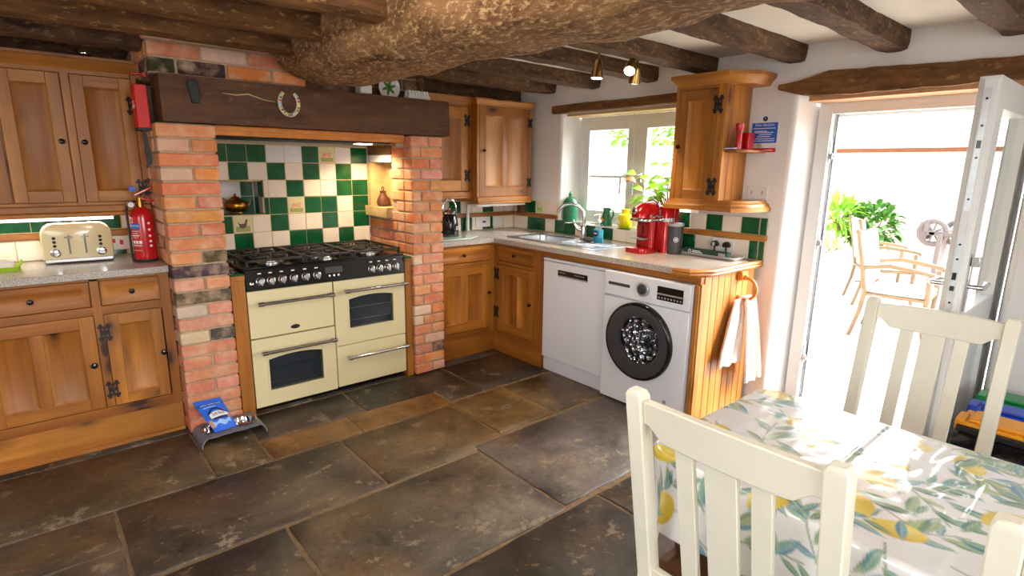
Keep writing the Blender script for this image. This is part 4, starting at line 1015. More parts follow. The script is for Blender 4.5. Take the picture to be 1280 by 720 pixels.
mb=MB(M['silver'],T); disc(mb,[(.012,-.001),(.012,.002)],16,1.71,.12); build('filter_cap',mb,wm)
# ---- sink, tap
sk=thing('sink','stainless steel sink with drainer let into the worktop','sink',(.32,-.5,.90))
mb=MB(M['steel'])
zr=.9465
ox0,ox1,oy0,oy1=.105,.545,-.985,-.005; bx0_,bx1_,by0_,by1_=.165,.475,-.455,-.075
def rr_(x0,x1,y0,y1,r,z,n=6):
    P_=[]
    for cx,cy_,a0 in ((x1-r,y1-r,0),(x0+r,y1-r,90),(x0+r,y0+r,180),(x1-r,y0+r,270)):
        for k in range(n+1): a=math.radians(a0+90*k/n); P_.append((cx+r*math.cos(a),cy_+r*math.sin(a),z))
    return P_
# rim + basin half
mb.rings([rr_(ox0,ox1,-.475,oy1,.03,.944),rr_(ox0+.004,ox1-.004,-.471,oy1-.004,.03,zr),rr_(bx0_-.008,bx1_+.008,by0_-.006,by1_+.008,.06,zr),rr_(bx0_,bx1_,by0_,by1_,.06,zr-.006),rr_(bx0_+.012,bx1_-.012,by0_+.012,by1_-.012,.06,.80),rr_(.30,.34,-.29,-.25,.018,.793)],False)
build('basin',mb,sk,smooth=30)
mb=MB(M['steel']); mb.box(ox0,ox1,oy0,-.475,.9432,zr-.001); mb.box(ox0+.004,ox1-.004,oy0+.004,oy0+.014,zr-.001,zr+.001)
for k in range(9): y=-.53-k*.045; mb.box(.16,.44,y-.008,y+.008,zr-.001,zr+.0022)
build('drainer',mb,sk,bevel=.002)
mb=MB(M['dgrey']); mb.lathe([(.03,0),(.03,.004),(.02,.005)],(.32,-.27,.793),'z',20); build('plug_strainer',mb,sk)
tap=thing('mixer_tap','tall curved chrome mixer tap behind the sink','tap',(.51,-.475,.9465))
tx,ty=.51,-.50
mb=MB(M['chrome']); mb.lathe([(.028,0),(.028,.006),(.022,.010),(.022,.10),(.019,.11)],(tx,ty,.9465)); 
mb.tube([(tx,ty,1.04),(tx,ty,1.12),(tx-.004,ty+.006,1.16),(tx-.025,ty+.04,1.205),(tx-.055,ty+.085,1.222),(tx-.088,ty+.135,1.212),(tx-.11,ty+.165,1.185),(tx-.118,ty+.178,1.150)],.0125,14); build('spout',mb,tap)
mb=MB(M['chrome']); mb.tube([(tx-.015,ty+.01,1.02),(tx-.035,ty+.035,1.03),(tx-.05,ty+.055,1.065)],[.018,.015,.008],10); mb.tube([(tx-.05,ty+.055,1.065),(tx-.058,ty+.065,1.10)],[.009,.006],8); build('lever',mb,tap)
# ================================================================== SMALL THINGS
# toaster
ts=thing('toaster','cream four-slice toaster with dials on the left worktop','toaster',(-2.635,.40,.957))
def TT(ang,cx,cy): 
    ca,sa=math.cos(ang),math.sin(ang)
    return lambda p: Vector((cx+p.x*ca-p.y*sa,cy+p.x*sa+p.y*ca,p.z))
Tt=TT(math.radians(-1.5),-2.642,.402)
mb=MB(M['cream'],Tt); rr=[]
def tprof(hw,y):
    P_=[]; r=.062
    P_+= [(-hw,y,.985),(-hw,y,1.175-r)]
    for k in range(1,9): a=PI-PI/2*k/8; P_.append((-hw+r+r*math.cos(a),y,1.175-r+r*math.sin(a)))
    for k in range(0,8): a=PI/2-PI/2*k/8; P_.append((hw-r+r*math.cos(a),y,1.175-r+r*math.sin(a)))
    P_+=[(hw,y,1.175-r),(hw,y,.985)]
    return P_
S_=lambda P_,s:[(p[0]*s,p[1],.985+(p[2]-.985)*(s if p[2]>1.0 else 1)) for p in P_]
mb.rings([S_(tprof(.155,-.082),.955),S_(tprof(.155,-.078),.985),tprof(.155,-.066),tprof(.155,.066),S_(tprof(.155,.08),.965)],True,False,True); build('shell',mb,ts,smooth=45)
mb=MB(M['silver'],Tt); mb.box(-.152,.152,-.078,.075,.962,.987); build('base',mb,ts,bevel=.006)
mb=MB(M['rubber'],Tt)
for x in(-.13,.13):
    for y in(-.05,.05): mb.lathe([(.012,.957),(.012,.964)],(x,y,0),'z',10)
build('foot',mb,ts)
for x in (-.10,.10):
    mb=MB([M['chrome'],M['dgrey']],Tt); mb.rings([[(x+r*math.cos(2*PI*k/24),-.081-d,1.017+r*math.sin(2*PI*k/24)) for k in range(24)] for r,d in ((.023,0),(.023,.004),(.017,.006),(.015,.016),(.002,.017))]); build('dial',mb,ts)
    for j in range(3):
        z=1.055+j*.021; mb=MB(M['blackm'],Tt); mb.rings([[(x+r*math.cos(2*PI*k/14),-.080-d,z+r*math.sin(2*PI*k/14)) for k in range(14)] for r,d in ((.008,0),(.008,.004),(.002,.006))]); build('button',mb,ts)
for x in(-.038,.032):
    mb=MB(M['rubber'],Tt); mb.box(x-.004,x+.004,-.0835,-.080,1.01,1.11); build('lever_slot',mb,ts)
    mb=MB(M['chrome'],Tt); mb.box(x-.017,x+.017,-.094,-.083,1.098,1.103); mb.box(x-.003,x+.003,-.092,-.082,1.09,1.115); build('lever',mb,ts,bevel=.001)
mb=MB(M['blackm'],Tt)
for k in range(4): mb.box(-.12+k*.064,-.075+k*.064,-.05,.05,1.172,1.1765)
build('bread_slot',mb,ts)
# fire extinguisher
fe=thing('fire_extinguisher','red fire extinguisher standing on the left worktop against the brick pillar','fire extinguisher',(-2.353,.195,.957))
fx,fy=-2.353,.195; z=.957
mb=MB(M['red']); mb.lathe([(.050,.0),(.054,.006),(.056,.02),(.056,.245),(.053,.265),(.042,.285),(.026,.297),(.024,.302)],(fx,fy,z),'z',32); fb=build('cylinder',mb,fe)
mb=MB(M['brass']); mb.lathe([(.018,.30),(.018,.325),(.014,.34),(.014,.352)],(fx,fy,z)); build('valve',mb,fe)
mb=MB(M['red']); mb.hexa([(fx-.012,fy-.012,z+.345),(fx+.085,fy-.012,z+.325),(fx+.085,fy+.012,z+.325),(fx-.012,fy+.012,z+.345),(fx-.012,fy-.012,z+.358),(fx+.085,fy-.01,z+.335),(fx+.085,fy+.01,z+.335),(fx-.012,fy+.012,z+.358)])
mb.hexa([(fx-.025,fy-.011,z+.358),(fx+.07,fy-.011,z+.405),(fx+.07,fy+.011,z+.405),(fx-.025,fy+.011,z+.358),(fx-.025,fy-.011,z+.372),(fx+.068,fy-.01,z+.418),(fx+.068,fy+.01,z+.418),(fx-.025,fy+.011,z+.372)]); build('lever',mb,fe,bevel=.003)
mb=MB(M['blue']); mb.lathe([(.016,-.006),(.018,0),(.014,.006)],(fx-.03,fy-.02,z+.40),'y',14); build('seal_tag',mb,fe)
mb=MB([M['dgrey'],M['paper']]); mb.lathe([(.019,0),(.019,-.010)],(fx-.045,fy-.01,z+.315),'y',18); mb.mi=1; mb.lathe([(.014,-.010),(.014,-.0115)],(fx-.045,fy-.01,z+.315),'y',18); build('gauge',mb,fe)
mb=MB(M['blackm']); mb.tube([(fx-.02,fy,z+.335),(fx-.06,fy,z+.31),(fx-.068,fy-.005,z+.27),(fx-.066,fy-.01,z+.02),(fx-.062,fy-.012,z+.0)],.006,8); mb.lathe([(.056,0),(.058,.004),(.058,.014),(.0565,.016)],(fx,fy,z)); build('hose',mb,fe)
def wrap(u,w,dd,r=.0564,zz=z): 
    a=math.radians(-112)+u/r; return Vector((fx+(r+dd)*math.cos(a),fy+(r+dd)*math.sin(a),zz+w))
WT=lambda p: wrap(p.x,p.z,p.y)
def strip(parent,name,mat,u0,u1,w0,w1,d=.0006,n=10):
    mb=MB(mat)
    rr=[]
    for i in range(n+1):
        u=u0+(u1-u0)*i/n; rr.append([wrap(u,w0,0),wrap(u,w0,d),wrap(u,w1,d),wrap(u,w1,0)])
    mb.rings(rr); return build(name,mb,parent)
strip(fb,'blue_label',M['blueink'],-.055,.000,.185,.215)
text('POWDER',.0125,WT,fb,M['paper'],pos=(-.028,.201),d=.001)
for w_,a_,b_,h_ in ((.172,-.052,-.004,.0016),(.160,-.050,-.012,.0016),(.148,-.052,-.006,.003),(.136,-.05,-.014,.0012),(.112,-.05,-.034,.008),(.112,-.030,-.016,.008),(.112,-.012,.002,.008),(.096,-.052,.0,.0012),(.090,-.052,.0,.0010),(.066,-.052,.0,.0010)): strip(fb,'printed_line',M['paper'],a_,b_,w_-h_,w_+h_,.0006,4)
for k,w in enumerate((.215,.18,.145,.115,.09)):
    mb=MB(M['paper'],WT); mb.rings([[(.044+r*math.cos(2*PI*q/12),d,w+r*math.sin(2*PI*q/12)) for q in range(12)] for r,d in ((.007,0),(.007,.0008))]); build('pictogram',mb,fb)
# fire blanket box
bb=thing('fire_blanket_box','narrow red fire blanket box with black tag on the left brick pillar','fire blanket box',(-2.30,.05,1.68))
mb=MB(M['redbox']); mb.hexa([(-2.345,-.03,1.672),(-2.289,-.03,1.672),(-2.289,.10,1.672),(-2.345,.10,1.672),(-2.345,-.03,1.885),(-2.289,-.03,1.885),(-2.289,.10,1.885),(-2.345,.10,1.885)]); build('box',mb,bb,bevel=.004)
mb=MB(M['blackm']); mb.box(-2.346,-2.288,-.032,.09,1.660,1.673); mb.prism([(-2.327,1.66),(-2.312,1.66),(-2.296,1.52),(-2.300,1.49),(-2.325,1.48)],-.012,-.008,'y'); build('pull_tag',mb,bb)
text('FIRE\nBLANKET',.022,FB(-2.345),bb,M['paper'],pos=(-.035,1.79),d=.0004,squash=.9)
mb=MB(M['red']); mb.box(-2.352,-2.285,-.02,.02,1.931,1.939); mb.box(-2.30,-2.285,-.03,.03,1.922,1.945); single('red_bracket',mb,'small red metal bracket on the brickwork above the fire blanket box','bracket',bevel=.002)
# butter dish
bd=thing('butter_dish','lime green tray holding a cream dish at the left edge of the worktop','butter dish',(-2.97,.26,.957))
mb=MB(M['lime']); mb.rings([rr_(-3.10,-2.895,.20,.33,.02,.957),rr_(-3.105,-2.89,.195,.335,.02,.978),rr_(-3.10,-2.895,.20,.33,.02,.978),rr_(-3.095,-2.90,.205,.325,.02,.963)],True); mb.tube([(-2.895,.32,.97),(-2.885,.33,.995)],.006,8); build('tray',mb,bd)
mb=MB(M['tc']); mb.rings([rr_(-3.085,-2.91,.215,.315,.02,.964),rr_(-3.085,-2.91,.215,.315,.02,1.005),rr_(-3.07,-2.925,.23,.30,.02,1.018)],True); build('cream_lid',mb,bd,bevel=.003)
def socket(name,label,T,u0,u1,w0,w1,sw=(),swmat='redink'):
    o=thing(name,label,'socket',T(Vector(((u0+u1)/2,0,w0))))
    mb=MB(M['plastic'],T); mb.box(u0,u1,-.002,.009,w0,w1); f=build('faceplate',mb,o,bevel=.003)
    for (u,w,a,b) in sw:
        mb=MB(M[swmat],T); mb.box(u-a,u+a,.008,.012,w-b,w+b); build('switch',mb,o,bevel=.001)
    return o
T=FA(.513)
s1=socket('wall_socket','white double wall socket with red switch marks, right of the toaster',T,-2.52,-2.375,.99,1.075,((-2.468,1.045,.007,.012),(-2.432,1.035,.008,.014)))
mb=MB(M['blackm'],T); mb.tube([(-2.50,.01,1.03),(-2.488,.02,1.028),(-2.486,.02,.99),(-2.50,.02,.98)],.004,8); build('plug_lead',mb,s1)
# pet feeder
pf=thing('pet_feeder','grey raised pet feeder stand with steel bowls at the foot of the left pillar','pet feeder',(-2.115,-.27,0))
mb=MB(M['bowlgrey']); sec=[]
prof=[(-.170,.0),(-.166,.022),(-.155,.040),(-.135,.053),(-.10,.058),(.10,.058),(.135,.053),(.155,.040),(.166,.022),(.170,0)]
pa,ca_=math.radians(2),None
PF=TT(math.radians(1.0),-2.115,-.262)
mb=MB(M['bowlgrey'],PF)
for s_ in (-1,1):
    pr2=[(s_*abs(x),z) for x,z in prof[:6] if abs(x)>=.134 or True][:4]+[(s_*.138,.0555)]
    pr2=[(s_*.170,.0),(s_*.167,.022),(s_*.160,.038),(s_*.150,.050),(s_*.138,.056)]
    mb.rings([[(x,-.105,z) for x,z in pr2]+[(x-s_*.005,-.105,z-.004) for x,z in reversed(pr2)],[(x,.105,z) for x,z in pr2]+[(x-s_*.005,.105,z-.004) for x,z in reversed(pr2)]],True,False,True)
    cx_=s_*.073; x0_,x1_=sorted((s_*.138,s_*.0)); ci=[];sq=[]
    for k in range(40):
        a=2*PI*k/40; c_,s2_=math.cos(a),math.sin(a); ci.append((cx_+.058*c_,.058*s2_))
        t1=min(((x1_-cx_)/c_ if c_>1e-6 else 9),((x0_-cx_)/c_ if c_<-1e-6 else 9),(.105/abs(s2_) if abs(s2_)>1e-6 else 9)); sq.append((cx_+t1*c_,t1*s2_))
    mb.rings([[(x,y,.052) for x,y in sq],[(x,y,.056) for x,y in sq],[(x,y,.056) for x,y in ci],[(x,y,.052) for x,y in ci]],False,True,False)
build('stand',mb,pf,smooth=35)
for sx in(-.073,.073):
    mb=MB(M['chrome'],PF); mb.lathe([(.070,.0605),(.066,.063),(.058,.060),(.050,.030),(.042,.024),(.003,.024)],(sx,0,0),'z',32,True,False); mb.lathe([(.060,.058),(.054,.022),(.04,.014),(.003,.014)],(sx,0,0),'z',32,True,False); build('bowl',mb,pf)
# bag of treats
bg=thing('treat_bag','bright blue foil bag of pet treats propped on the feeder against the brick pillar','treat bag',(-2.18,-.20,.06))
P0,P1,P2,P3=Vector((-2.205,-.335,.066)),Vector((-2.09,-.320,.066)),Vector((-2.13,-.165,.195)),Vector((-2.27,-.175,.200))
def BT(p):   # u 0..1 , d , w 0..1
    a=P0.lerp(P1,p.x); b=P3.lerp(P2,p.x); q=a.lerp(b,p.z); n=(P1-P0).cross(P3-P0).normalized(); n=-n if n.y>0 else n
    bul=.020*max(0,math.sin(PI*min(1,max(0,p.x))))*max(0,math.sin(PI*min(1,max(0,p.z)*1.05)))
    return q+n*(p.y+(bul if p.y>-.004 else -bul*.2))
mb=MB(M['bagblue'],BT); n=10
for (dd) in (0,):
    grid_f=[[mb._v((i/n,0,j/n)) for j in range(n+1)] for i in range(n+1)]; grid_b=[[mb._v((i/n,-.005,j/n)) for j in range(n+1)] for i in range(n+1)]
    for i in range(n):
        for j in range(n):
            mb._f([grid_f[i][j],grid_f[i+1][j],grid_f[i+1][j+1],grid_f[i][j+1]]); mb._f([grid_b[i][j],grid_b[i+1][j],grid_b[i+1][j+1],grid_b[i][j+1]])
    for i in range(n):
        for g_ in (0,n): mb._f([grid_f[i][g_],grid_f[i+1][g_],grid_b[i+1][g_],grid_b[i][g_]]); mb._f([grid_f[g_][i],grid_f[g_][i+1],grid_b[g_][i+1],grid_b[g_][i]])
bo=build('pouch',mb,bg,smooth=60)
def bpatch(name,mat,poly,d=.001):
    mb=MB(mat,BT); n_=len(poly); rr=[[(u,0.0004,w) for u,w in poly],[(u,d,w) for u,w in poly]]; mb.rings(rr); return build(name,mb,bo)
def grid_patch(name,mat,u0,u1,f0,f1,d=.001,n=10):
    mb=MB(mat,BT); rr=[]
    for i in range(n+1):
        u=u0+(u1-u0)*i/n; rr.append([(u,.0003,f0(u)),(u,d,f0(u)),(u,d,f1(u)),(u,.0003,f1(u))])
    mb.rings(rr); return build(name,mb,bo)
grid_patch('navy_band',M['navy'],.03,.97,lambda u:.80,lambda u:.845,.0012)
arc=lambda c,k:(lambda u:c+k*(1-((u-.5)/.35)**2))
grid_patch('navy_arch',M['navy'],.16,.84,lambda u:.36,arc(.52,.16),.0010)
grid_patch('white_panel',M['paper'],.18,.90,lambda u:.38+.04*(u-.5),arc(.48,.08),.0016)
grid_patch('navy_foot',M['navy'],.25,.8,lambda u:.31,lambda u:.375,.0012)
grid_patch('pale_blue_splash',M['lblue'],.14,.88,lambda u:.16-.04*math.sin(u*14),lambda u:.27+.03*math.sin(u*17),.0012)
grid_patch('biscuit_picture',M['biscuit'],.02,.16,lambda u:.12,lambda u:.34,.0013,5)
grid_patch('biscuit_picture',M['biscuit'],.84,.96,lambda u:.30,lambda u:.46,.0013,5)
BTt=lambda p: BT(Vector((p.x,p.y,p.z)))
for a_,b_ in ((.10,.34),(.38,.62),(.65,.90)): grid_patch('printed_line',M['paper'],a_,b_,lambda u:.815,lambda u:.830,.0016,4)
grid_patch('printed_line',M['lblue'],.16,.62,lambda u:.715,lambda u:.745,.0014,5)
text('Soft Bites',.13,BTt,bo,M['dgrey'],pos=(.53,.475),d=.0020,depth=.0003,squash=1.0)
# ---- right worktop things (top z = .943)
ZW=.943
kt=thing('kettle','shiny black kettle with a tall chrome handle beside the right brick pillar','kettle',(-.275,.235,ZW+.008))
kx,ky,kz=-.275,.235,ZW+.008
mb=MB(M['black']); mb.lathe([(.07,.018),(.074,.03),(.070,.10),(.062,.15),(.05,.175),(.045,.18)],(kx,ky,kz),'z',32); build('body',mb,kt)
mb=MB(M['dgrey']); mb.lathe([(.078,0),(.078,.014),(.070,.02)],(kx,ky,kz),'z',32); build('base',mb,kt)
mb=MB(M['chrome']); mb.lathe([(.048,.178),(.05,.19),(.035,.205),(.01,.212),(.012,.222),(.004,.228)],(kx,ky,kz),'z',24); build('lid',mb,kt)
mb=MB(M['chrome']); P_=[(kx-.062,ky-.01,kz+.16)]
for k in range(13): a=PI-PI*k/12; P_.append((kx+.060*math.cos(a),ky-.02*math.cos(a)*.3,kz+.21+.085*math.sin(a)))
P_.append((kx+.064,ky,kz+.165)); mb.tube(P_,.007,8); build('handle',mb,kt)
mb=MB(M['black']); mb.tube([(kx-.05,ky-.03,kz+.10),(kx-.085,ky-.05,kz+.13),(kx-.095,ky-.055,kz+.155)],[.02,.014,.011],10); build('spout',mb,kt)
mb=MB(M['paper'],lambda p:Vector((kx+.0005+(.0735+p.y)*math.cos(-1.35+p.x/.0735),ky+(.0735+p.y)*math.sin(-1.35+p.x/.0735),kz+p.z))); 
for w in (.055,.066,.077): mb.box(.0,.035,0,.0006,w,w+.004)
build('printed_lines',mb,kt)
mb=MB(M['glassboard']); mb.prism([(-.57,.05),(-.20,.04),(-.06,.13),(-.09,.20),(-.20,.30),(-.57,.32)],ZW,ZW+.007,'z')
single('glass_board','x' and mb,'pale green glass worktop saver under the kettle','worktop saver',bevel=.002)
# pipe trunking and grey rail under the corner cupboards
tk=thing('cable_trunking','white cable trunking running up the tiles and along under the corner wall cupboard','cable trunking',(-.0,.48,ZW))
mb=MB(M['plastic']); mb.box(.075,.098,.472,.494,ZW+.001,1.165); mb.box(.075,.33,.472,.494,1.150,1.180); build('duct',mb,tk,bevel=.004)
ul2=thing('strip_light','unlit white strip lamp under the corner wall cupboard','strip light',(.25,.25,1.18))
mb=MB(M['plastic']); mb.box(-.01,.52,.215,.25,1.182,1.198); mb.box(-.01,.52,.21,.26,1.176,1.184); build('housing',mb,ul2,bevel=.004)
mb=MB(M['joist']); mb.box(.545,.60,.30,.36,1.097,1.20); single('timber_block',mb,'short brown timber block below the end of the corner wall cupboard','timber block',bevel=.003)
T=FA(.5135)
s2=socket('wall_socket','white wall socket with a small dark switch on the corner tiles behind the worktop',T,.195,.355,.968,1.058,((.285,1.014,.018,.008),),'dgrey')
s3=socket('wall_socket','plain white blank wall plate on the corner tiles, right of the socket',T,.39,.50,.968,1.058)
# soap, sponge
so=thing('soap_bottle','blue hand soap bottle with a white pump beside the sink','soap bottle',(.43,-.725,.9485))
c=(.43,-.725,.9485)
mb=MB(M['soapblue']); mb.rings([[(c[0]+.024*s*math.cos(2*PI*k/24),c[1]+.044*s*math.sin(2*PI*k/24),c[2]+z) for k in range(24)] for s,z in ((.9,0),(1,.005),(1,.10),(.99,.101))]); build('liquid',mb,so)
mb=MB(M['clearp']); mb.rings([[(c[0]+.0255*s*math.cos(2*PI*k/24),c[1]+.0455*s*math.sin(2*PI*k/24),c[2]+z) for k in range(24)] for s,z in ((1,.0),(1,.115),(.8,.135),(.42,.15),(.36,.16))]); build('bottle',mb,so)
mb=MB(M['plastic']); mb.lathe([(.017,.155),(.017,.172),(.006,.176),(.006,.205),(.012,.207),(.012,.215),(.003,.217)],c,'z',16); mb.tube([(c[0],c[1],c[2]+.211),(c[0]-.035,c[1]+.01,c[2]+.211),(c[0]-.045,c[1]+.012,c[2]+.203)],.005,8); build('pump',mb,so)
ST=lambda p:Vector((c[0]-.0262-p.y,c[1]+.006-p.x,c[2]+p.z))
mb=MB(M['navy'],ST); mb.rings([[(.024*math.cos(2*PI*k/20),d,.07+.022*math.sin(2*PI*k/20)) for k in range(20)] for d in(0,.0008)]); lb_=build('label',mb,so)
mb=MB(M['paper'],ST); mb.box(-.014,.014,.0008,.0014,.067,.075); build('printed_line',mb,lb_)
mb=MB(M['sponge']); rr=[]
for i in range(9):
    t_=PI*i/8; rr.append([tuple(Vector((.392+.032*max(.05,math.sin(t_))*math.cos(2*PI*k/16),-.655+.05*max(.05,math.sin(t_))*math.sin(2*PI*k/16),.9485+.019-.019*math.cos(t_)))+mnoise.noise_vector(Vector((i*2.,k*1.7,1)))*.003) for k in range(16)])
mb.rings(rr); single('scouring_pad',mb,'grey scouring pad beside the blue soap bottle','scouring pad')
# coffee machine
cm=thing('coffee_machine','glossy red rounded coffee machine on the right worktop','coffee machine',(.42,-1.20,ZW))
Tc=TT(math.radians(-8),.40,-1.205)     # local: front towards -x
# local axes: p.x from front(-) to back(+), p.y sideways
mb=MB(M['redm'],Tc); mb.rings([rr_(-.155,.02,-.088,.088,.045,ZW),rr_(-.157,.02,-.09,.09,.045,ZW+.012),rr_(-.155,.02,-.088,.088,.045,ZW+.032),rr_(-.14,.0,-.075,.075,.04,ZW+.038)],True); build('base',mb,cm)
mb=MB(M['redm'],Tc); mb.rings([rr_(-.06,.10,-.075,.075,.03,ZW+.02),rr_(-.06,.10,-.075,.075,.03,ZW+.235)],True); build('column',mb,cm,smooth=50)
mb=MB(M['redm'],Tc); P_=[]
for i in range(13):
    t_=i/12; x=-.145+.245*t_; 
    h=.105*math.sqrt(max(0.02,1-((t_-.55)/.62)**2)); wd=.082*math.sqrt(max(.05,1-((t_-.6)/.66)**2))
    P_.append([(x,wd*math.cos(PI*k/14),ZW+.238+h*math.sin(PI*k/14)) for k in range(15)])
mb.rings(P_,True); build('head',mb,cm,smooth=60)
mb=MB(M['chrome'],Tc); mb.rings([rr_(-.148,.10,-.084,.084,.07,ZW+.214),rr_(-.150,.10,-.086,.086,.07,ZW+.222),rr_(-.148,.10,-.084,.084,.07,ZW+.230)],True); build('chrome_band',mb,cm)
mb=MB(M['chrome'],Tc)
P_=[]; 
for k in range(13): a=PI*k/12; P_.append((.0+.01,.083*math.cos(a),ZW+.245+.107*math.sin(a)))
mb.tube(P_,.006,8); mb.tube([(-.03,-.085,ZW+.25),(-.05,-.10,ZW+.255),(-.10,-.10,ZW+.25)],.008,8); mb.tube([(-.03,-.085,ZW+.25),(.05,-.09,ZW+.25)],.010,8); build('lever',mb,cm)
mb=MB([M['chrome'],M['dgrey']],Tc); mb.lathe([(.024,-.145),(.024,-.153),(.018,-.158)],(0,.0,ZW+.285),'x',20); mb.mi=1; mb.lathe([(.013,-.158),(.013,-.161)],(0,0,ZW+.285),'x',16); build('round_emblem',mb,cm)
mb=MB(M['redm'],Tc); mb.rings([rr_(.10,.20,-.095,.085,.03,ZW),rr_(.10,.20,-.095,.085,.03,ZW+.30),rr_(.11,.19,-.085,.075,.03,ZW+.312)],True); build('back_housing',mb,cm,smooth=50)
mb=MB(M['redm'],Tc); mb.lathe([(.050,.0),(.050,.30),(.044,.312),(.003,.313)],(.075,-.085,ZW+.0),'z',24); build('capsule_tower',mb,cm)
mb=MB(M['chrome'],Tc); mb.lathe([(.0515,.212),(.0515,.236)],(.075,-.085,ZW),'z',24,True,False); build('tower_band',mb,cm)
mb=MB(M['tank'],Tc); mb.rings([rr_(.13,.20,-.140,-.098,.02,ZW+.01),rr_(.13,.20,-.140,-.098,.02,ZW+.15),rr_(.15,.20,-.125,-.098,.012,ZW+.20)],True); build('water_tank',mb,cm)
mb=MB(M['steel'],Tc); mb.box(-.125,-.06,-.05,.05,ZW+.092,ZW+.100); mb.tube([(-.10,-.06,ZW+.096),(-.10,.06,ZW+.096)],.007,8); build('cup_shelf',mb,cm,bevel=.002)
mb=MB(M['black'],Tc); mb.box(-.064,-.058,-.006,.006,ZW+.13,ZW+.18); mb.lathe([(.016,-.02),(.012,-.035)],(-.09,0,ZW+.225),'z',14); build('spout',mb,cm)
# milk frother
mf=thing('milk_frother','dark grey cylindrical milk frother with a clear rim, right of the coffee machine','milk frother',(.47,-1.365,ZW))
c=(.455,-1.375,ZW)
mb=MB(M['dgrey']); mb.lathe([(.044,.0),(.047,.004),(.048,.012),(.053,.185),(.053,.19)],c,'z',32); build('body',mb,mf)
mb=MB(M['silver']); mb.lathe([(.054,.188),(.056,.192),(.056,.204),(.05,.208),(.003,.208)],c,'z',32); build('lid',mb,mf)
mb=MB([M['silver'],M['dgrey']]); 
FT=lambda p:Vector((c[0]+(.0510+p.y)*math.cos(math.radians(222)+p.x/.051),c[1]+(.0510+p.y)*math.sin(math.radians(222)+p.x/.051),c[2]+p.z))
mb.T=FT; mb.rings([[(r*math.cos(2*PI*k/20),d,.10+r*math.sin(2*PI*k/20)) for k in range(20)] for r,d in ((.016,-.002),(.016,.002))]); mb.mi=1; mb.rings([[(r*math.cos(2*PI*k/20),d,.10+r*math.sin(2*PI*k/20)) for k in range(20)] for r,d in ((.012,.001),(.012,.003))]); mb.mi=0; mb.box(-.006,.006,.002,.004,.094,.106); build('power_button',mb,mf)
# serving tray with card box
tr_=thing('serving_tray','white rectangular tray printed with green leaves, at the end of the worktop','tray',(.56,-1.62,ZW))
Tt2=TT(math.radians(-2),.545,-1.585)
mb=MB(M['plastic'],Tt2); mb.rings([rr_(-.055,.06,-.205,.205,.02,ZW+.001),rr_(-.078,.072,-.225,.225,.025,ZW+.020),rr_(-.074,.068,-.221,.221,.025,ZW+.021),rr_(-.052,.057,-.20,.20,.02,ZW+.005)],True); build('tray_body',mb,tr_)
mb=MB([M['leaf'],M['leafd']],Tt2); rl=random.Random(4)
for k in range(40):
    x,y=rl.uniform(-.045,.05),rl.uniform(-.19,.19); a=rl.uniform(0,6.28); mb.mi=k%2
    q=[(0,0),(.012,.006),(.026,0),(.012,-.006)]; mb.prism([(x+u*math.cos(a)-v*math.sin(a),y+u*math.sin(a)+v*math.cos(a)) for u,v in q],ZW+.0045,ZW+.0060,'z')
build('leaf_print',mb,tr_)
cb=thing('card_box','long dark green printed card box lying on the tray','card box',(.53,-1.59,ZW+.007))
Tt3=TT(math.radians(-4),.505,-1.585)
mb=MB(M['darkgreen'],Tt3); mb.box(-.018,.018,-.165,.165,ZW+.0075,ZW+.048); cbo=build('carton',mb,cb,bevel=.001)
CT=lambda p:Tt3(Vector((-.018-p.y,-p.x,ZW+.028+p.z)))
mb=MB(M['paper'],CT); mb.rings([[(-.115+r*math.cos(2*PI*k/20),d,r*math.sin(2*PI*k/20)) for k in range(20)] for r,d in ((.013,0),(.013,.0008))]); em=build('round_emblem',mb,cbo)
mb=MB(M['darkgreen'],CT); 
for k in range(4): a=k*PI/4; mb.hexa([(-.115+math.cos(a)*u-math.sin(a)*v,d,math.sin(a)*u+math.cos(a)*v) for d in (.0006,.0014) for u,v in ((-.011,-.0012),(.011,-.0012),(.011,.0012),(-.011,.0012))])
build('emblem_lines',mb,em)
for a_,b_,w_ in ((-.095,-.035,.006),(-.095,-.018,-.003)):
    mb=MB(M['paper'],CT); mb.box(a_,b_,0,.0006,w_-.0028,w_+.0028); build('printed_line',mb,cbo)
mb=MB(M['silver'],CT); mb.box(.10,.15,0,.0006,-.012,.012); lb2=build('end_label',mb,cbo)
# plugs on the right tiles
T=FB(.641)
s4=socket('wall_socket','white double wall socket holding two plugs above the tray',T,1.545,1.700,.958,1.062)
for nm,lab,u,m2 in (('plug','black plug with a pale round face in the socket above the tray',1.578,True),('plug','all-black plug in the socket above the tray, right-hand one',1.660,False)):
    pg=thing(nm,lab,'plug',T(Vector((u,.012,1.0))))
    mb=MB(M['blackm'],T); q=[(u+.024*math.cos(a),1.018+.024*math.sin(a)) for a in [math.radians(d) for d in range(-30,211,20)]]
    rr=[[(a,d,b) for a,b in q] for d in (.010,.038)]; mb.rings(rr); mb.tube([(u,.028,1.005),(u+.002,.030,.985),(u+.004,.034,.966)],.006,8); build('plug_body',mb,pg,bevel=.003)
    if m2:
        mb=MB(M['glassboard'],T); mb.box(u-.013,u+.006,.038,.040,1.010,1.032); build('pale_face',mb,pg,bevel=.002)
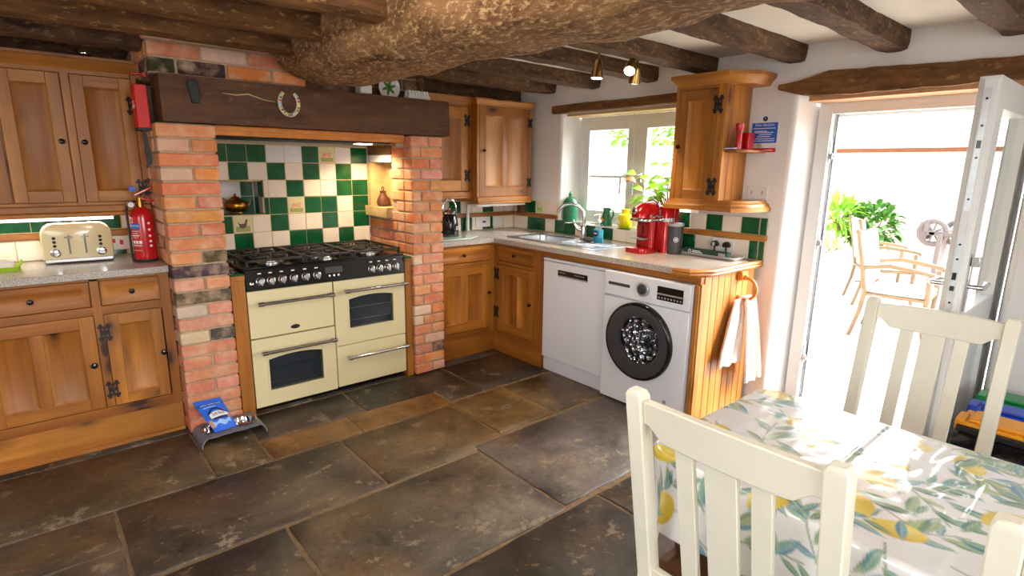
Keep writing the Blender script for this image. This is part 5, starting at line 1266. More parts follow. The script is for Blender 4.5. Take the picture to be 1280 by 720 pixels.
# switch, poster, torch, booklet
T=FB(.6605)
sw=socket('light_switch','white double switch plate on the wall right of the bright pine cupboard',T,1.745,1.875,1.325,1.405,((1.775,1.365,.006,.012),(1.842,1.365,.006,.012)),'silver')
po=thing('fire_notice','white and blue printed fire action notice with a red foot on the wall','notice',(.66,-1.82,1.62))
mb=MB(M['paper'],T); mb.box(1.725,1.90,-.001,.003,1.605,1.835); sh=build('sheet',mb,po)
mb=MB(M['blueink'],T); mb.box(1.733,1.893,.003,.0036,1.665,1.785); bp=build('blue_panel',mb,sh)
mb=MB(M['redink'],T); mb.box(1.733,1.893,.003,.0036,1.610,1.635); rp_=build('red_panel',mb,sh)
mb=MB(M['navy'],T); mb.rings([[(1.812+.015*math.cos(2*PI*k/20),d,1.808+.015*math.sin(2*PI*k/20)) for k in range(20)] for d in (.003,.0038)]); nb=build('round_symbol',mb,sh)
text('!',.022,T,nb,M['paper'],pos=(1.812,1.808),d=.004)
text('Fire Action',.024,T,bp,M['paper'],pos=(1.813,1.772),d=.0038,squash=1.1)
mb=MB(M['paper'],T)
for w,a,b in ((1.752,.0,.14),(1.735,.01,.09),(1.727,.01,.13),(1.715,.04,.12),(1.703,.03,.11),(1.690,.02,.14),(1.678,.0,.14)): mb.box(1.740+a,1.740+b,.0036,.0042,w-.0022,w+.0022)
build('text_lines',mb,bp)
mb=MB(M['redink'],T); mb.torus((1.79,.0035,1.650),.011,.0016,'y',20,6); mb.box(1.784,1.796,.003,.0042,1.6485,1.6515); build('prohibition_symbol',mb,sh)
mb=MB(M['paper'],T); mb.box(1.75,1.875,.0036,.0042,1.620,1.6245); build('text_line',mb,rp_)
to=thing('torch','red torch standing on the cupboard side shelf','torch',(.42,-1.775,1.622))
mb=MB(M['red']); mb.lathe([(.017,0),(.017,.095),(.020,.10)],(.43,-1.775,1.6225),'z',20); build('barrel',mb,to)
mb=MB(M['red']); mb.lathe([(.020,.102),(.023,.108),(.023,.145),(.020,.148),(.003,.148)],(.43,-1.775,1.6225),'z',20); build('head',mb,to)
mb=MB(M['dgrey']); mb.lathe([(.0195,.097),(.0195,.105)],(.43,-1.775,1.6225),'z',20); build('collar',mb,to)
mb=MB(M['redm']); mb.box(.475,.545,-1.812,-1.772,1.6225,1.72); single('red_carton',mb,'dark red small carton beside the red torch on the side shelf','carton',bevel=.002)
bk=thing('booklet','thin blue booklet lying on the cupboard side shelf','booklet',(.40,-1.745,1.6225))
mb=MB(M['paper']); mb.box(.372,.40,-1.783,-1.720,1.6228,1.6285); build('pages',mb,bk)
mb=MB(M['blueink']); mb.box(.369,.404,-1.785,-1.718,1.6285,1.630); build('cover',mb,bk)
# sill pottery (sill top 1.045)
ZS=1.0455
jr=thing('lidded_jar','tall green lidded pottery jar on the window sill left of the tap','jar',(.72,-.165,ZS))
c=(.72,-.145,ZS); mb=MB(M['green_pot']); mb.lathe([(.05,0),(.06,.008),(.063,.03),(.062,.12),(.066,.135),(.066,.15),(.060,.155)],c,'z',28); build('body',mb,jr)
mb=MB(M['green_pot']); mb.lathe([(.064,.155),(.058,.18),(.040,.205),(.016,.215),(.012,.225),(.017,.237),(.008,.25),(.003,.262)],c,'z',28); build('lid',mb,jr)
jg=thing('jug','small green jug painted with an orange flower on the sill','jug',(.73,-.50,ZS))
c=(.73,-.545,ZS); mb=MB(M['green_pot']); mb.lathe([(.045,0),(.047,.01),(.042,.06),(.03,.105),(.028,.12),(.034,.142),(.031,.143),(.025,.12)],c,'z',24,True,False); build('body',mb,jg)
mb=MB(M['green_pot']); mb.tube([(c[0]-.0,c[1]-.03,c[2]+.128),(c[0],c[1]-.065,c[2]+.125),(c[0],c[1]-.07,c[2]+.09),(c[0],c[1]-.042,c[2]+.04)],.006,8); build('handle',mb,jg)
for k in range(5):
    a=k*2*PI/5+.3; mb=MB(M['orange']); mb.sphere((c[0]-.042,c[1]+.012+.012*math.cos(a),c[2]+.045+.012*math.sin(a)),.009,8,6,(.35,1,1)); build('painted_petal',mb,jg)
vs=thing('vase','bright yellow pottery vase on the window sill','vase',(.73,-.72,ZS))
c=(.73,-.735,ZS); mb=MB(M['yellow_pot']); mb.lathe([(.046,0),(.055,.012),(.057,.07),(.05,.10),(.032,.112),(.030,.13),(.037,.145),(.034,.146),(.026,.13)],c,'z',28,True,False); build('body',mb,vs)
mb=MB(M['tw']); mb.sphere((c[0]-.053,c[1]+.022,c[2]+.04),.016,10,8,(.3,1,.9)); build('painted_flower',mb,vs)
pj_=thing('pottery_pot','dark green pot on the sill half hidden behind the coffee machine','pot',(.72,-.93,ZS))
c=(.72,-.925,ZS); mb=MB(M['green_pot']); mb.lathe([(.052,0),(.056,.01),(.05,.05),(.042,.09),(.048,.115),(.044,.116),(.038,.09)],c,'z',24,True,False); build('body',mb,pj_)
# pot plant
pp=thing('potted_plant','leafy plant with red stems in a pot on the sill behind the coffee machine','potted plant',(.72,-1.16,ZS))
c=Vector((.71,-1.15,ZS)); mb=MB(M['terra']); mb.lathe([(.05,0),(.07,.10),(.076,.102),(.076,.125),(.068,.126),(.06,.10)],c,'z',24,True); build('pot',mb,pp)
mb=MB(plain('soil',rgb(60,44,34),.95)); mb.lathe([(.066,.112),(.03,.118),(.003,.118)],c,'z',20); build('soil',mb,pp)
rp2=random.Random(21); tips=[]
def leaf(mb,base,dirv,up,L,W):
    d=dirv.normalized(); s=d.cross(up).normalized(); u=s.cross(d).normalized(); rr=[]
    for i in range(8):
        f=i/7; w=W*math.sin(PI*(f**.8))*.5+.0008; cpt=base+d*(L*f)+u*(.12*L*math.sin(PI*f))-Vector((0,0,.25*L*f*f)); 
        rr.append([cpt-s*w+u*w*.25,cpt+u*.0006,cpt+s*w+u*w*.25,cpt+s*w*.98+u*(w*.25-.0012),cpt-u*.0008,cpt-s*w*.98+u*(w*.25-.0012)])
    mb.rings(rr)
ends=[(-.03,.30,.36),(-.06,.27,.30),(-.02,.235,.24),(.0,.18,.29),(-.05,.16,.20),(.02,.10,.34),(-.04,.08,.26),(.03,.03,.40),(-.05,.0,.32),(.0,-.06,.42),(-.03,-.08,.3),(.04,.12,.22),(-.06,.2,.17),(.03,.22,.33),(-.06,.05,.40),(.0,-.12,.35)]
stems=[]
for k,(dx,dy,dz) in enumerate(ends):
    e=c+Vector((dx,dy,dz+.05)); m=c+Vector((dx*.3,dy*.45,.12+dz*.55)); s0=c+Vector((rp2.uniform(-.02,.02),rp2.uniform(-.02,.02),.115))
    mb=MB(M['stem']); mb.tube([s0,s0.lerp(m,.5)+Vector((0,0,.02)),m,e],[.006,.005,.004,.003],6); build('stem',mb,pp)
    mb=MB(M['leafred'] if k in(1,) else M['leaf'])
    leaf(mb,e,Vector((dx-.06,dy*.6+rp2.uniform(-.05,.12),rp2.uniform(-.05,.12))),Vector((-.5,0,1)),rp2.uniform(.10,.13),rp2.uniform(.07,.09)); build('leaf',mb,pp,smooth=60)
    if k%2==0:
        mb=MB(M['leaf']); leaf(mb,m,Vector((rp2.uniform(-.12,.02),rp2.uniform(-.05,.12),rp2.uniform(-.05,.12))),Vector((-.5,0,1)),rp2.uniform(.085,.115),rp2.uniform(.06,.08)); build('leaf',mb,pp,smooth=60)
# towel ring + towel
tg=thing('towel_ring','orange wooden towel ring on the pine end panel','towel ring',(.40,-1.90,.80))
mb=MB(M['ring']); mb.torus((.415,-1.915,.80),.068,.011,'x',32,10); build('ring',mb,tg)
mb=MB(M['ring']); mb.box(.385,.445,-1.905,-1.8725,.850,.905); mb.tube([(.415,-1.895,.87),(.415,-1.925,.868)],.016,12); build('bracket',mb,tg,bevel=.004)
tw=thing('towel','pale pink hand towel draped through the towel ring','towel',(.42,-1.93,.35))
def sheet(name,fn,mat,parent,nu,nv,th=.005):
    mb=MB(mat); A=[[Vector(fn(i/nu,j/nv)) for j in range(nv+1)] for i in range(nu+1)]
    def nrm(i,j):
        a=A[min(i+1,nu)][j]-A[max(i-1,0)][j]; b=A[i][min(j+1,nv)]-A[i][max(j-1,0)]; n=a.cross(b); return n.normalized() if n.length>1e-9 else Vector((0,0,1))
    F=[[mb._v(A[i][j]+nrm(i,j)*th/2) for j in range(nv+1)] for i in range(nu+1)]; B=[[mb._v(A[i][j]-nrm(i,j)*th/2) for j in range(nv+1)] for i in range(nu+1)]
    for i in range(nu):
        for j in range(nv): mb._f([F[i][j],F[i+1][j],F[i+1][j+1],F[i][j+1]],True); mb._f([B[i][j],B[i][j+1],B[i+1][j+1],B[i+1][j]],True)
    for i in range(nu):
        for j in (0,nv): mb._f([F[i][j],F[i+1][j],B[i+1][j],B[i][j]])
    for j in range(nv):
        for i in (0,nu): mb._f([F[i][j],F[i][j+1],B[i][j+1],B[i][j]])
    return build(name,mb,parent,smooth=80)
def towel_half(cx,y0,w0,w1,zb,skew,ph):
    def fn(a,b):   # a across, b down
        z=.742-(.742-zb)*b; w=w0+(w1-w0)*min(1,b*1.3); x=cx+skew*b+(a-.5)*w
        y=y0-.017*math.sin(a*13+ph)*min(1,b*3)*(1-.35*b)-.006*math.sin(a*31+b*3)*b-.014*b
        if b<.06: y+=.0; 
        return (x,y,z)
    return fn
sheet('front_fold',towel_half(.432,-1.948,.11,.185,.205,.085,1.0),M['towel'],tw,24,40,.012)
sheet('back_fold',towel_half(.375,-1.908,.11,.235,.345,-.085,2.4),M['towel'],tw,24,36,.010)
mb=MB(M['towel']); rr=[]
for k in range(9):
    a=PI*k/8; rr.append([(.375+.075*j/6+.004*k,-1.925+.024*math.cos(a)*1.0,.742+.016*math.sin(a)+.002*math.sin(j)) for j in range(7)]+[(.375+.075*j/6+.004*k,-1.925+.012*math.cos(a),.738+.006*math.sin(a)) for j in range(6,-1,-1)])
mb.rings(rr); build('top_fold',mb,tw,smooth=70)
# spotlights
spx=thing('spotlight_bar','ceiling spotlight fitting with three brass heads between the joists','spotlights',(-.12,-1.35,2.2))
mb=MB(M['gold']); mb.box(-.36,.08,-1.335,-1.285,2.185,2.2); build('ceiling_plate',mb,spx,bevel=.004)
LAMPS=[]
for (x,y,dx,dy,dz) in ((-.27,-1.27,-.05,.05,-1),(.03,-1.31,.25,.35,-1),(-.13,-1.40,-.62,-.30,-.70)):
    d=Vector((dx,dy,dz)).normalized(); top=Vector((x,y,2.10)); 
    mb=MB(M['gold']); mb.tube([(x,-1.31,2.19),(x,y,2.15),tuple(top)],.006,8); 
    a=top; prof=[(.0,.012),(.012,.020),(.035,.024),(.060,.030),(.095,.036),(.10,.037)]
    mb.tube([tuple(a+d*s_) for s_,_ in prof],[r for _,r in prof],18); h=build('lamp_head',mb,spx)
    mb=MB(M['bulb']); mb.tube([tuple(a+d*.0995),tuple(a+d*.103)],[.030,.028],18); build('bulb',mb,h)
    LAMPS.append((a+d*.13,d))
# ================================================================== TABLE, CLOTH, CHAIRS
TX0,TX1,TY0,TY1,TZ=-1.60,-.935,-4.30,-2.685,.757
tb_=thing('dining_table','brown wooden dining table under the lemon print cloth','table',(-1.27,-3.5,0))
mb=MB(M['seat']); mb.box(TX0+.01,TX1-.01,TY0+.01,TY1-.01,.727,.754); build('table_top',mb,tb_,bevel=.004)
mb=MB(M['seat']); mb.box(TX0+.06,TX1-.06,TY1-.085,TY1-.065,.64,.727); mb.box(TX0+.06,TX1-.06,TY0+.065,TY0+.085,.64,.727); mb.box(TX0+.06,TX0+.08,TY0+.085,TY1-.085,.64,.727); mb.box(TX1-.08,TX1-.06,TY0+.085,TY1-.085,.64,.727); build('apron',mb,tb_)
for x in (TX0+.09,TX1-.09):
    for y in (TY0+.095,TY1-.095):
        mb=MB(M['seat']); mb.frustum((x-.022,x+.022,y-.022,y+.022,0),(x-.032,x+.032,y-.032,y+.032,.64)); build('leg',mb,tb_,bevel=.004)
# cloth with its lemon and leaf print held per vertex
DROP=.235; st=.0042
xs=np.arange(TX0-DROP,TX1+DROP+1e-6,st); ys=np.arange(-3.95,TY1+DROP+1e-6,st)
nx,ny=len(xs),len(ys); GXX,GYY=np.meshgrid(xs,ys,indexing='ij')
base=np.array(rgb(240,240,242)[:3]); colr=np.ones((nx,ny,3))*base
rc=np.random.RandomState(12)
def blend(mask,c): 
    global colr
    colr=colr*(1-mask[...,None])+np.asarray(c)*mask[...,None]
def sub(cx,cy,r):
    i0,i1=max(0,int((cx-r-xs[0])/st)),min(nx,int((cx+r-xs[0])/st)+2); j0,j1=max(0,int((cy-r-ys[0])/st)),min(ny,int((cy+r-ys[0])/st)+2); return i0,i1,j0,j1
L3=lambda r,g,b: np.array(rgb(r,g,b)[:3])
def put(cx,cy,r,fn):
    i0,i1,j0,j1=sub(cx,cy,r)
    if i1<=i0 or j1<=j0: return
    X=GXX[i0:i1,j0:j1]-cx; Y=GYY[i0:i1,j0:j1]-cy; m,c=fn(X,Y); colr[i0:i1,j0:j1]=colr[i0:i1,j0:j1]*(1-m[...,None])+c*m[...,None]
sm=lambda v,w=.0035: np.clip(.5-v/w,0,1)
def leaf_fn(a,L,W,c1,c2):
    ca,sa=math.cos(a),math.sin(a)
    def fn(X,Y):
        u=(X*ca+Y*sa)/L; v=(-X*sa+Y*ca); f=np.clip(u,0,1); w=W*np.power(np.sin(PI*np.power(f,.85)),1.15)
        d=np.abs(v)-w; m=sm(d)*((u>0)&(u<1)); m=m*.95
        rib=np.exp(-(v/.0022)**2); vein=.5+.5*np.sin((u*L-np.abs(v)*.9)*520)
        k=np.clip(v/(W+1e-6)*.5+.5,0,1)[...,None]
        c=c1*(1-k)+c2*k; c=c*(1-.18*vein[...,None]*.5)
        c=c*(1-rib[...,None]*.45)+L3(212,222,190)*rib[...,None]*.45
        return m,c
    return fn
def lemon_fn(a,s):
    ca,sa=math.cos(a),math.sin(a)
    def fn(X,Y):
        u=(X*ca+Y*sa)/s; v=(-X*sa+Y*ca)/s
        r=np.sqrt((u/.052)**2+(v/.034)**2); d1=(r-1)*.034*s
        tip=np.abs(v)-.012*np.clip(1-(u-.045)/.022,0,1); d2=np.where((u>.03)&(u<.067),tip,1)*s
        d=np.minimum(d1,d2); m=sm(d)
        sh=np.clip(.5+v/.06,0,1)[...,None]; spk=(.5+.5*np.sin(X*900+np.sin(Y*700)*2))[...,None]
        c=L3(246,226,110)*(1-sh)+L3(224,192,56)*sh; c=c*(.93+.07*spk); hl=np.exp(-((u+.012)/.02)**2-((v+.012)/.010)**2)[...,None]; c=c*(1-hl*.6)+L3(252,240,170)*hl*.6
        return m,c
    return fn
def stem(x0,y0,x1,y1,w=.0022):
    L_=math.hypot(x1-x0,y1-y0); a=math.atan2(y1-y0,x1-x0); ca,sa=math.cos(a),math.sin(a)
    def fn(X,Y):
        u=X*ca+Y*sa; v=-X*sa+Y*ca; v=v-.006*np.sin(PI*u/L_); m=sm(np.abs(v)-w,.003)*((u>0)&(u<L_)); return m*.8,L3(112,134,92)*np.ones(X.shape+(1,))
    put(x0,y0,L_+.02,fn)
pal=[(L3(64,140,168),L3(150,190,160)),(L3(48,116,124),L3(126,170,120)),(L3(110,150,110),L3(196,210,150)),(L3(56,128,176),L3(120,180,190)),(L3(90,140,120),L3(190,208,160))]
gx=np.arange(xs[0]+.03,xs[-1],.132); gy=np.arange(ys[0]+.03,ys[-1],.132)
for i,x in enumerate(gx):
    for j,y in enumerate(gy):
        cx=x+rc.uniform(-.025,.025)+(.07 if j%2 else 0); cy=y+rc.uniform(-.025,.025); a=rc.uniform(0,2*PI)
        ex,ey=cx+.11*math.cos(a),cy+.11*math.sin(a); stem(cx-.05*math.cos(a),cy-.05*math.sin(a),ex,ey)
        for k in range(8):
            f=rc.uniform(-.5,.95); bx_,by_=cx+.10*f*math.cos(a),cy+.10*f*math.sin(a); sd=1 if k%2 else -1; la=a+sd*rc.uniform(.35,1.0); L_=rc.uniform(.06,.10)
            c1,c2=pal[rc.randint(len(pal))]; put(bx_,by_,L_+.01,leaf_fn(la,L_,L_*rc.uniform(.11,.16),c1,c2))
        if (i+2*j)%3==0 or rc.rand()<.05:
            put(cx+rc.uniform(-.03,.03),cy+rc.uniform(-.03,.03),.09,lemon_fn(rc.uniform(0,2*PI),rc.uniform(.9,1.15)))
# drape over a rounded table edge
rad=.055
PXX=np.clip(GXX,TX0+rad,TX1-rad); PYY=np.minimum(GYY,TY1-rad)
DX,DY=GXX-PXX,GYY-PYY; D=np.hypot(DX,DY)+1e-9; NXv,NYv=DX/D,DY/D
ex=np.maximum(D-rad,0); on_=np.minimum(D,rad)
rl_=.010
flare=np.where(ex>0,.012*(1-np.exp(-ex/.012))-ex*.02+.010*np.clip(ex/.2,0,1)*np.sin((GYY*1.0+GXX*.6)*19)-.10*ex*np.clip(NYv*1.3,0,1),0)
wx=PXX+NXv*(on_+flare); wy=PYY+NYv*(on_+flare)
drop_=np.where(ex>0,ex-.010*(1-np.exp(-ex/.010)),0)
wz=TZ+.0022-drop_
flat=(ex<=0)
wob_=.0007*np.sin(GYY*37+GXX*9)*np.sin(GXX*23)+.0003*np.sin(GYY*75+1.3*np.sin(GXX*30))+.0002*np.sin(GXX*60+GYY*33)
crease=.0045*np.exp(-((GYY+3.062)/.006)**2)+.0028*np.exp(-np.abs(GYY+3.33)/.012)
tilt=np.where(GYY<-3.062,-(GYY+3.062)*0+.0018*np.sin((GYY+3.062)*11),0)
edgef=np.clip((rad*1.0-D+.0)/rad,0,1)
wz=wz+np.where(flat,(np.abs(wob_)+crease+np.abs(tilt))*np.clip(1-np.maximum(D-rad*.5,0)/(rad*.5),0,1)+.0004,0)
V=np.stack([wx,wy,wz],-1).reshape(-1,3)
idx=np.arange(nx*ny).reshape(nx,ny)
Fq=np.stack([idx[:-1,:-1],idx[1:,:-1],idx[1:,1:],idx[:-1,1:]],-1).reshape(-1,4)
org=np.array([-1.27,-3.3,TZ-.23])
me=bpy.data.meshes.new('tablecloth'); me.from_pydata((V-org).tolist(),[],Fq.tolist()); 
at=me.color_attributes.new('Col','FLOAT_COLOR','POINT'); buf=np.ones((nx*ny,4),dtype=np.float32); buf[:,:3]=np.clip(colr.reshape(-1,3),0,1); at.data.foreach_set('color',buf.ravel())
me.materials.append(M['cloth']); me.shade_smooth(); tc=bpy.data.objects.new('tablecloth',me); COL.objects.link(tc); tc.location=tuple(org)
sd=tc.modifiers.new('thickness','SOLIDIFY'); sd.thickness=.0012; sd.offset=1
tag(tc,'glossy white tablecloth printed with lemons and leaves on the dining table','tablecloth')
# ---- chairs : local front = +y
def make_chair(label):
    r=thing('dining_chair',label,'chair',(0,0,0),'cream dining chairs round the table')
    pm=M['paint']; w=.24; p=.043
    yb=lambda z: -.205-(max(0,z-.45)*.185)+ (max(0,.45-z)*-.06)
    for s in (-1,1):
        x0,x1=(s*w,s*(w-p)) if s<0 else (w-p,w); x0,x1=min(x0,x1),max(x0,x1)
        mb=MB(pm); rr=[]
        for z in (0,.2,.45,.55,.75,.985,1.0):
            k=0 if z<1.0 else .006; y=yb(z)
            rr.append([(x0+k,y-p/2+k,z),(x1-k,y-p/2+k,z),(x1-k,y+p/2-k,z),(x0+k,y+p/2-k,z)])
        mb.rings(rr,True,False,False); build('back_post',mb,r,bevel=.003,seg=1,smooth=25)
        mb=MB(pm); a,b=(s*.215,s*.172); a,b=min(a,b),max(a,b); mb.hexa([(a,.185,0),(b,.185,0),(b,.225,0),(a,.225,0),(a-.002,.18,.43),(b+.002,.18,.43),(b+.002,.225,.43),(a-.002,.225,.43)]); build('leg',mb,r,bevel=.004)
    # top rail, bowed, with stepped lower edge
    mb=MB(pm); rr=[]; n=24; xa=w-p
    for i in range(n+1):
        f=i/n; x=-xa+2*xa*f; bow=-.014*(1-(2*f-1)**2); e=min(f,1-f); t_=min(1,max(0,(e-.035)/.11)); t_=t_*t_*(3-2*t_)
        zb=.918-.030*t_; zt=.978+.006*(1-(2*f-1)**2); yl=yb(zb)+bow; yt=yb(zt)+bow
        rr.append([(x,yl-.012,zb),(x,yl+.012,zb),(x,yt+.012,zt),(x,yt-.012,zt)])
    mb.rings(rr,True,False,False); build('top_rail',mb,r,bevel=.003,smooth=40)
    mb=MB(pm); mb.hexa([(-xa,yb(.44)-.011,.44),(xa,yb(.44)-.011,.44),(xa,yb(.44)+.011,.44),(-xa,yb(.44)+.011,.44),(-xa,yb(.485)-.011,.485),(xa,yb(.485)-.011,.485),(xa,yb(.485)+.011,.485),(-xa,yb(.485)+.011,.485)]); build('lower_rail',mb,r,bevel=.003)
    for u0,u1 in ((-.110,-.066),(-.037,.037),(.066,.110)):
        mb=MB(pm); um=(u0+u1)/2; bw=-.014*(1-(um/xa)**2)
        mb.hexa([(u0,yb(.48)-.008,.48),(u1,yb(.48)-.008,.48),(u1,yb(.48)+.008,.48),(u0,yb(.48)+.008,.48),(u0,yb(.90)+bw-.008,.90),(u1,yb(.90)+bw-.008,.90),(u1,yb(.90)+bw+.008,.90),(u0,yb(.90)+bw+.008,.90)]); build('slat',mb,r,bevel=.002)
    mb=MB(M['seat']); mb.prism([(-.235,-.18),(.235,-.18),(.225,.24),(-.225,.24)],.437,.457,'z'); q=build('seat',mb,r,bevel=.006); q['label']='brown wooden seat'
    mb=MB(pm); mb.box(-.20,.20,.185,.205,.375,.437); mb.box(-.20,-.18,-.19,.19,.375,.437); mb.box(.18,.20,-.19,.19,.375,.437); mb.box(-.2,.2,-.215,-.195,.375,.437); build('seat_frame',mb,r)
    mb=MB(pm); mb.box(-.205,-.185,-.21,.19,.17,.20); mb.box(.185,.205,-.21,.19,.17,.20); mb.box(-.19,.19,-.01,.01,.172,.198); build('stretcher',mb,r,bevel=.002)
    return r
ch1=make_chair('cream wooden dining chair nearest the viewer, its back in front of the draped cloth')
ch2=copytree(ch1,(-.515,-2.992,0),PI/2); ch2['label']='cream wooden dining chair across the table, in front of the garden door'
ch3=copytree(ch1,(-1.445,-3.645,0),-PI/2); ch3['label']='cream wooden dining chair cut off at the bottom right corner of the photo'
ch1.location=(-1.475,-2.985,0); ch1.rotation_euler=(0,0,-PI/2)
# ---- recycling bins
def bin_(label,x0,x1,mat,zt,y0=-3.085):
    o=thing('recycling_box',label,'recycling box',((x0+x1)/2,-3.3,0),'recycling boxes by the garden door')
    y1=-3.62
    mb=MB(M['bin']); mb.rings([[(x0+.02,y0-.02,0),(x1-.02,y0-.02,0),(x1-.02,y1+.02,0),(x0+.02,y1+.02,0)],[(x0+.004,y0-.004,zt-.05),(x1-.004,y0-.004,zt-.05),(x1-.004,y1+.004,zt-.05),(x0+.004,y1+.004,zt-.05)],[(x0-.004,y0+.004,zt-.048),(x1+.004,y0+.004,zt-.048),(x1+.004,y1-.004,zt-.048),(x0-.004,y1-.004,zt-.048)],[(x0-.004,y0+.004,zt-.02),(x1+.004,y0+.004,zt-.02),(x1+.004,y1-.004,zt-.02),(x0-.004,y1-.004,zt-.02)]],True,False,False); build('box',mb,o,bevel=.006)
    mb=MB(mat); mb.box(x0,x1,y1,y0,zt-.02,zt-.005); mb.box(x0+.02,x1-.02,y1+.02,y0-.03,zt-.005,zt+.008); l=build('lid',mb,o,bevel=.005)
    mb=MB(mat); mb.box(x0+.01,x0+.11 if x1-x0>.12 else x1,y0-.02,y0+.012,zt-.045,zt+.004); mb.box(x0+.03,x0+.08,y0-.06,y0-.03,zt+.008,zt+.014); build('lid_clip',mb,l,bevel=.004)
    return o
b_or=bin_('black recycling box with an orange lid and a black liner, nearest the viewer',-.03,.15,M['orange'],.515)
bin_('black recycling box with a blue lid between the orange and green ones',.175,.32,M['blue'],.515)
bin_('black recycling box with a green lid, farthest from the viewer',.345,.51,M['greenp'],.515)
def liner(a,b):
    y=-3.078-.535*a; z=.465-.26*b; x=-.042-.014*math.sin(a*17+b*5)-.010*math.sin(b*13+a*6)-.012*b
    return (x,y,z)
sheet('liner',liner,M['binbag'],b_or,30,16,.004)
# ================================================================== OUTSIDE
mb=MB(M['patio']); mb.box(.94,14,-9,9,-.2,-.03); mb.box(.94,1.66,-3.6,-1.5,-.03,.0)
tag(build('patio',mb,None),'pale sunlit stone patio outside the garden door','patio',None,'structure')
def garden_brick_wall(name,label,x,y0,y1,zt,th=.3,cap=True):
    o=thing(name,label,'garden wall',(x,(y0+y1)/2,-.05))
    t_=NT('garden_brick'); bt=t_.n('ShaderNodeTexBrick'); v=t_.coord('Object',(1,1,1)); sx=t_.n('ShaderNodeSeparateXYZ'); t_.l(v,sx.inputs[0]); cbx=t_.n('ShaderNodeCombineXYZ'); t_.l(sx.outputs[1],cbx.inputs[0]); t_.l(sx.outputs[2],cbx.inputs[1]); t_.l(cbx.outputs[0],bt.inputs['Vector'])
    bt.inputs['Color1'].default_value=rgb(238,214,196); bt.inputs['Color2'].default_value=rgb(232,204,182); bt.inputs['Mortar'].default_value=rgb(240,232,222); bt.inputs['Scale'].default_value=1; bt.inputs['Brick Width'].default_value=.225; bt.inputs['Row Height'].default_value=.075; bt.inputs['Mortar Size'].default_value=.012  # brick colours lightened to stand for the bright glare outside
    b_=t_.bsdf(**{'Base Color':bt.outputs[0],'Roughness':.9})
    mb=MB(t_.m); mb.box(x,x+th,y0,y1,-.05,zt); build('brickwork',mb,o)
    if cap: mb=MB(M['capbrown']); mb.box(x-.06,x+th+.05,y0,y1,zt,zt+.075); build('coping',mb,o,bevel=.01)
    return o
garden_brick_wall('garden_wall','pale garden wall with an orange tile coping seen through the door',9.3,-4.2,1.6,1.86)
garden_brick_wall('garden_wall','brick garden wall with bushes on top seen through the kitchen window',5.2,1.2,7.5,1.88,.4,False)
def bush(name,label,c,s,n,mat,seed,lf=(.10,.05)):
    rbx=random.Random(seed); mb=MB(mat)
    for k in range(n):
        while True:
            p=Vector((rbx.uniform(-1,1),rbx.uniform(-1,1),rbx.uniform(-1,1)))
            if .3<p.length<1: break
        b_=Vector((c[0]+p.x*s[0],c[1]+p.y*s[1],c[2]+p.z*s[2])); d=Vector((p.x+rbx.uniform(-.6,.6),p.y+rbx.uniform(-.6,.6),p.z+rbx.uniform(-.3,.8)))
        leaf(mb,b_,d,Vector((rbx.uniform(-.3,.3),rbx.uniform(-.3,.3),1)),lf[0]*rbx.uniform(.7,1.4),lf[1]*rbx.uniform(.7,1.3))
    o=thing(name,label,'shrub',(c[0],c[1],c[2]-s[2])); build('foliage',mb,o,smooth=70)
    mb=MB(M['stem']); z0=c[2]-s[2]
    for k in range(5): mb.tube([(c[0]+.04*k-.08,c[1]+.03*k-.06,z0),(c[0]+(k-2)*.3*s[0],c[1]+(2-k)*.25*s[1],c[2]+.2*s[2])],[.02,.008],6)
    build('stems',mb,o); return o
bush('shrub','fresh green bush on top of the brick wall outside the window',(5.5,2.75,2.12),(.35,.75,.28),420,M['leaf'],2,(.14,.07))
bush('shrub','sparse darker bush farther right on top of the wall outside the window',(5.5,1.75,2.10),(.3,.45,.25),170,M['leafd'],3,(.12,.05))
bush('shrub','low light green plants at the foot of the wall outside the window',(3.6,1.55,.45),(.3,.55,.50),220,M['leaf'],4,(.13,.05))
bush('shrub','bright green fern-like plant left of the garden chairs',(7.3,.02,.78),(.25,.22,.22),150,M['leaf'],5,(.30,.07))
bush('shrub','mid green leafy shrub behind the garden chairs',(7.5,-.42,.66),(.3,.38,.34),330,M['leafd'],6,(.16,.08))
bush('shrub','pale grey-green low shrub above the stone kerb',(6.6,-.05,.30),(.35,.34,.24),330,plain('sage_leaf',rgb(176,184,130),.7,0,.3),7,(.09,.05))
kb=thing('stone_kerb','low rough stone edging of the flower bed left of the garden chairs','stone edging',(6.4,.0,-.05)); 
rk=random.Random(9); mb=MB(M['gwall'])
for k in range(26):
    x=5.2+k%13*.22+rk.uniform(-.03,.03); y=-.50+.055*(x-5.2)*1.0+rk.uniform(-.03,.03)+.10*(k//13); z=-.03+.17*(k//13); mb.rings([[tuple(Vector((x+.10*math.cos(2*PI*q/8)*s_,y+.11*math.sin(2*PI*q/8)*s_,z+h))+mnoise.noise_vector(Vector((k,q,h*9)))*.02) for q in range(8)] for s_,h in ((.9,0),(1,.05),(1,.13),(.8,.17))])
mb.box(5.25,8.0,-.30,.9,-.05,.12); build('stones',mb,kb)
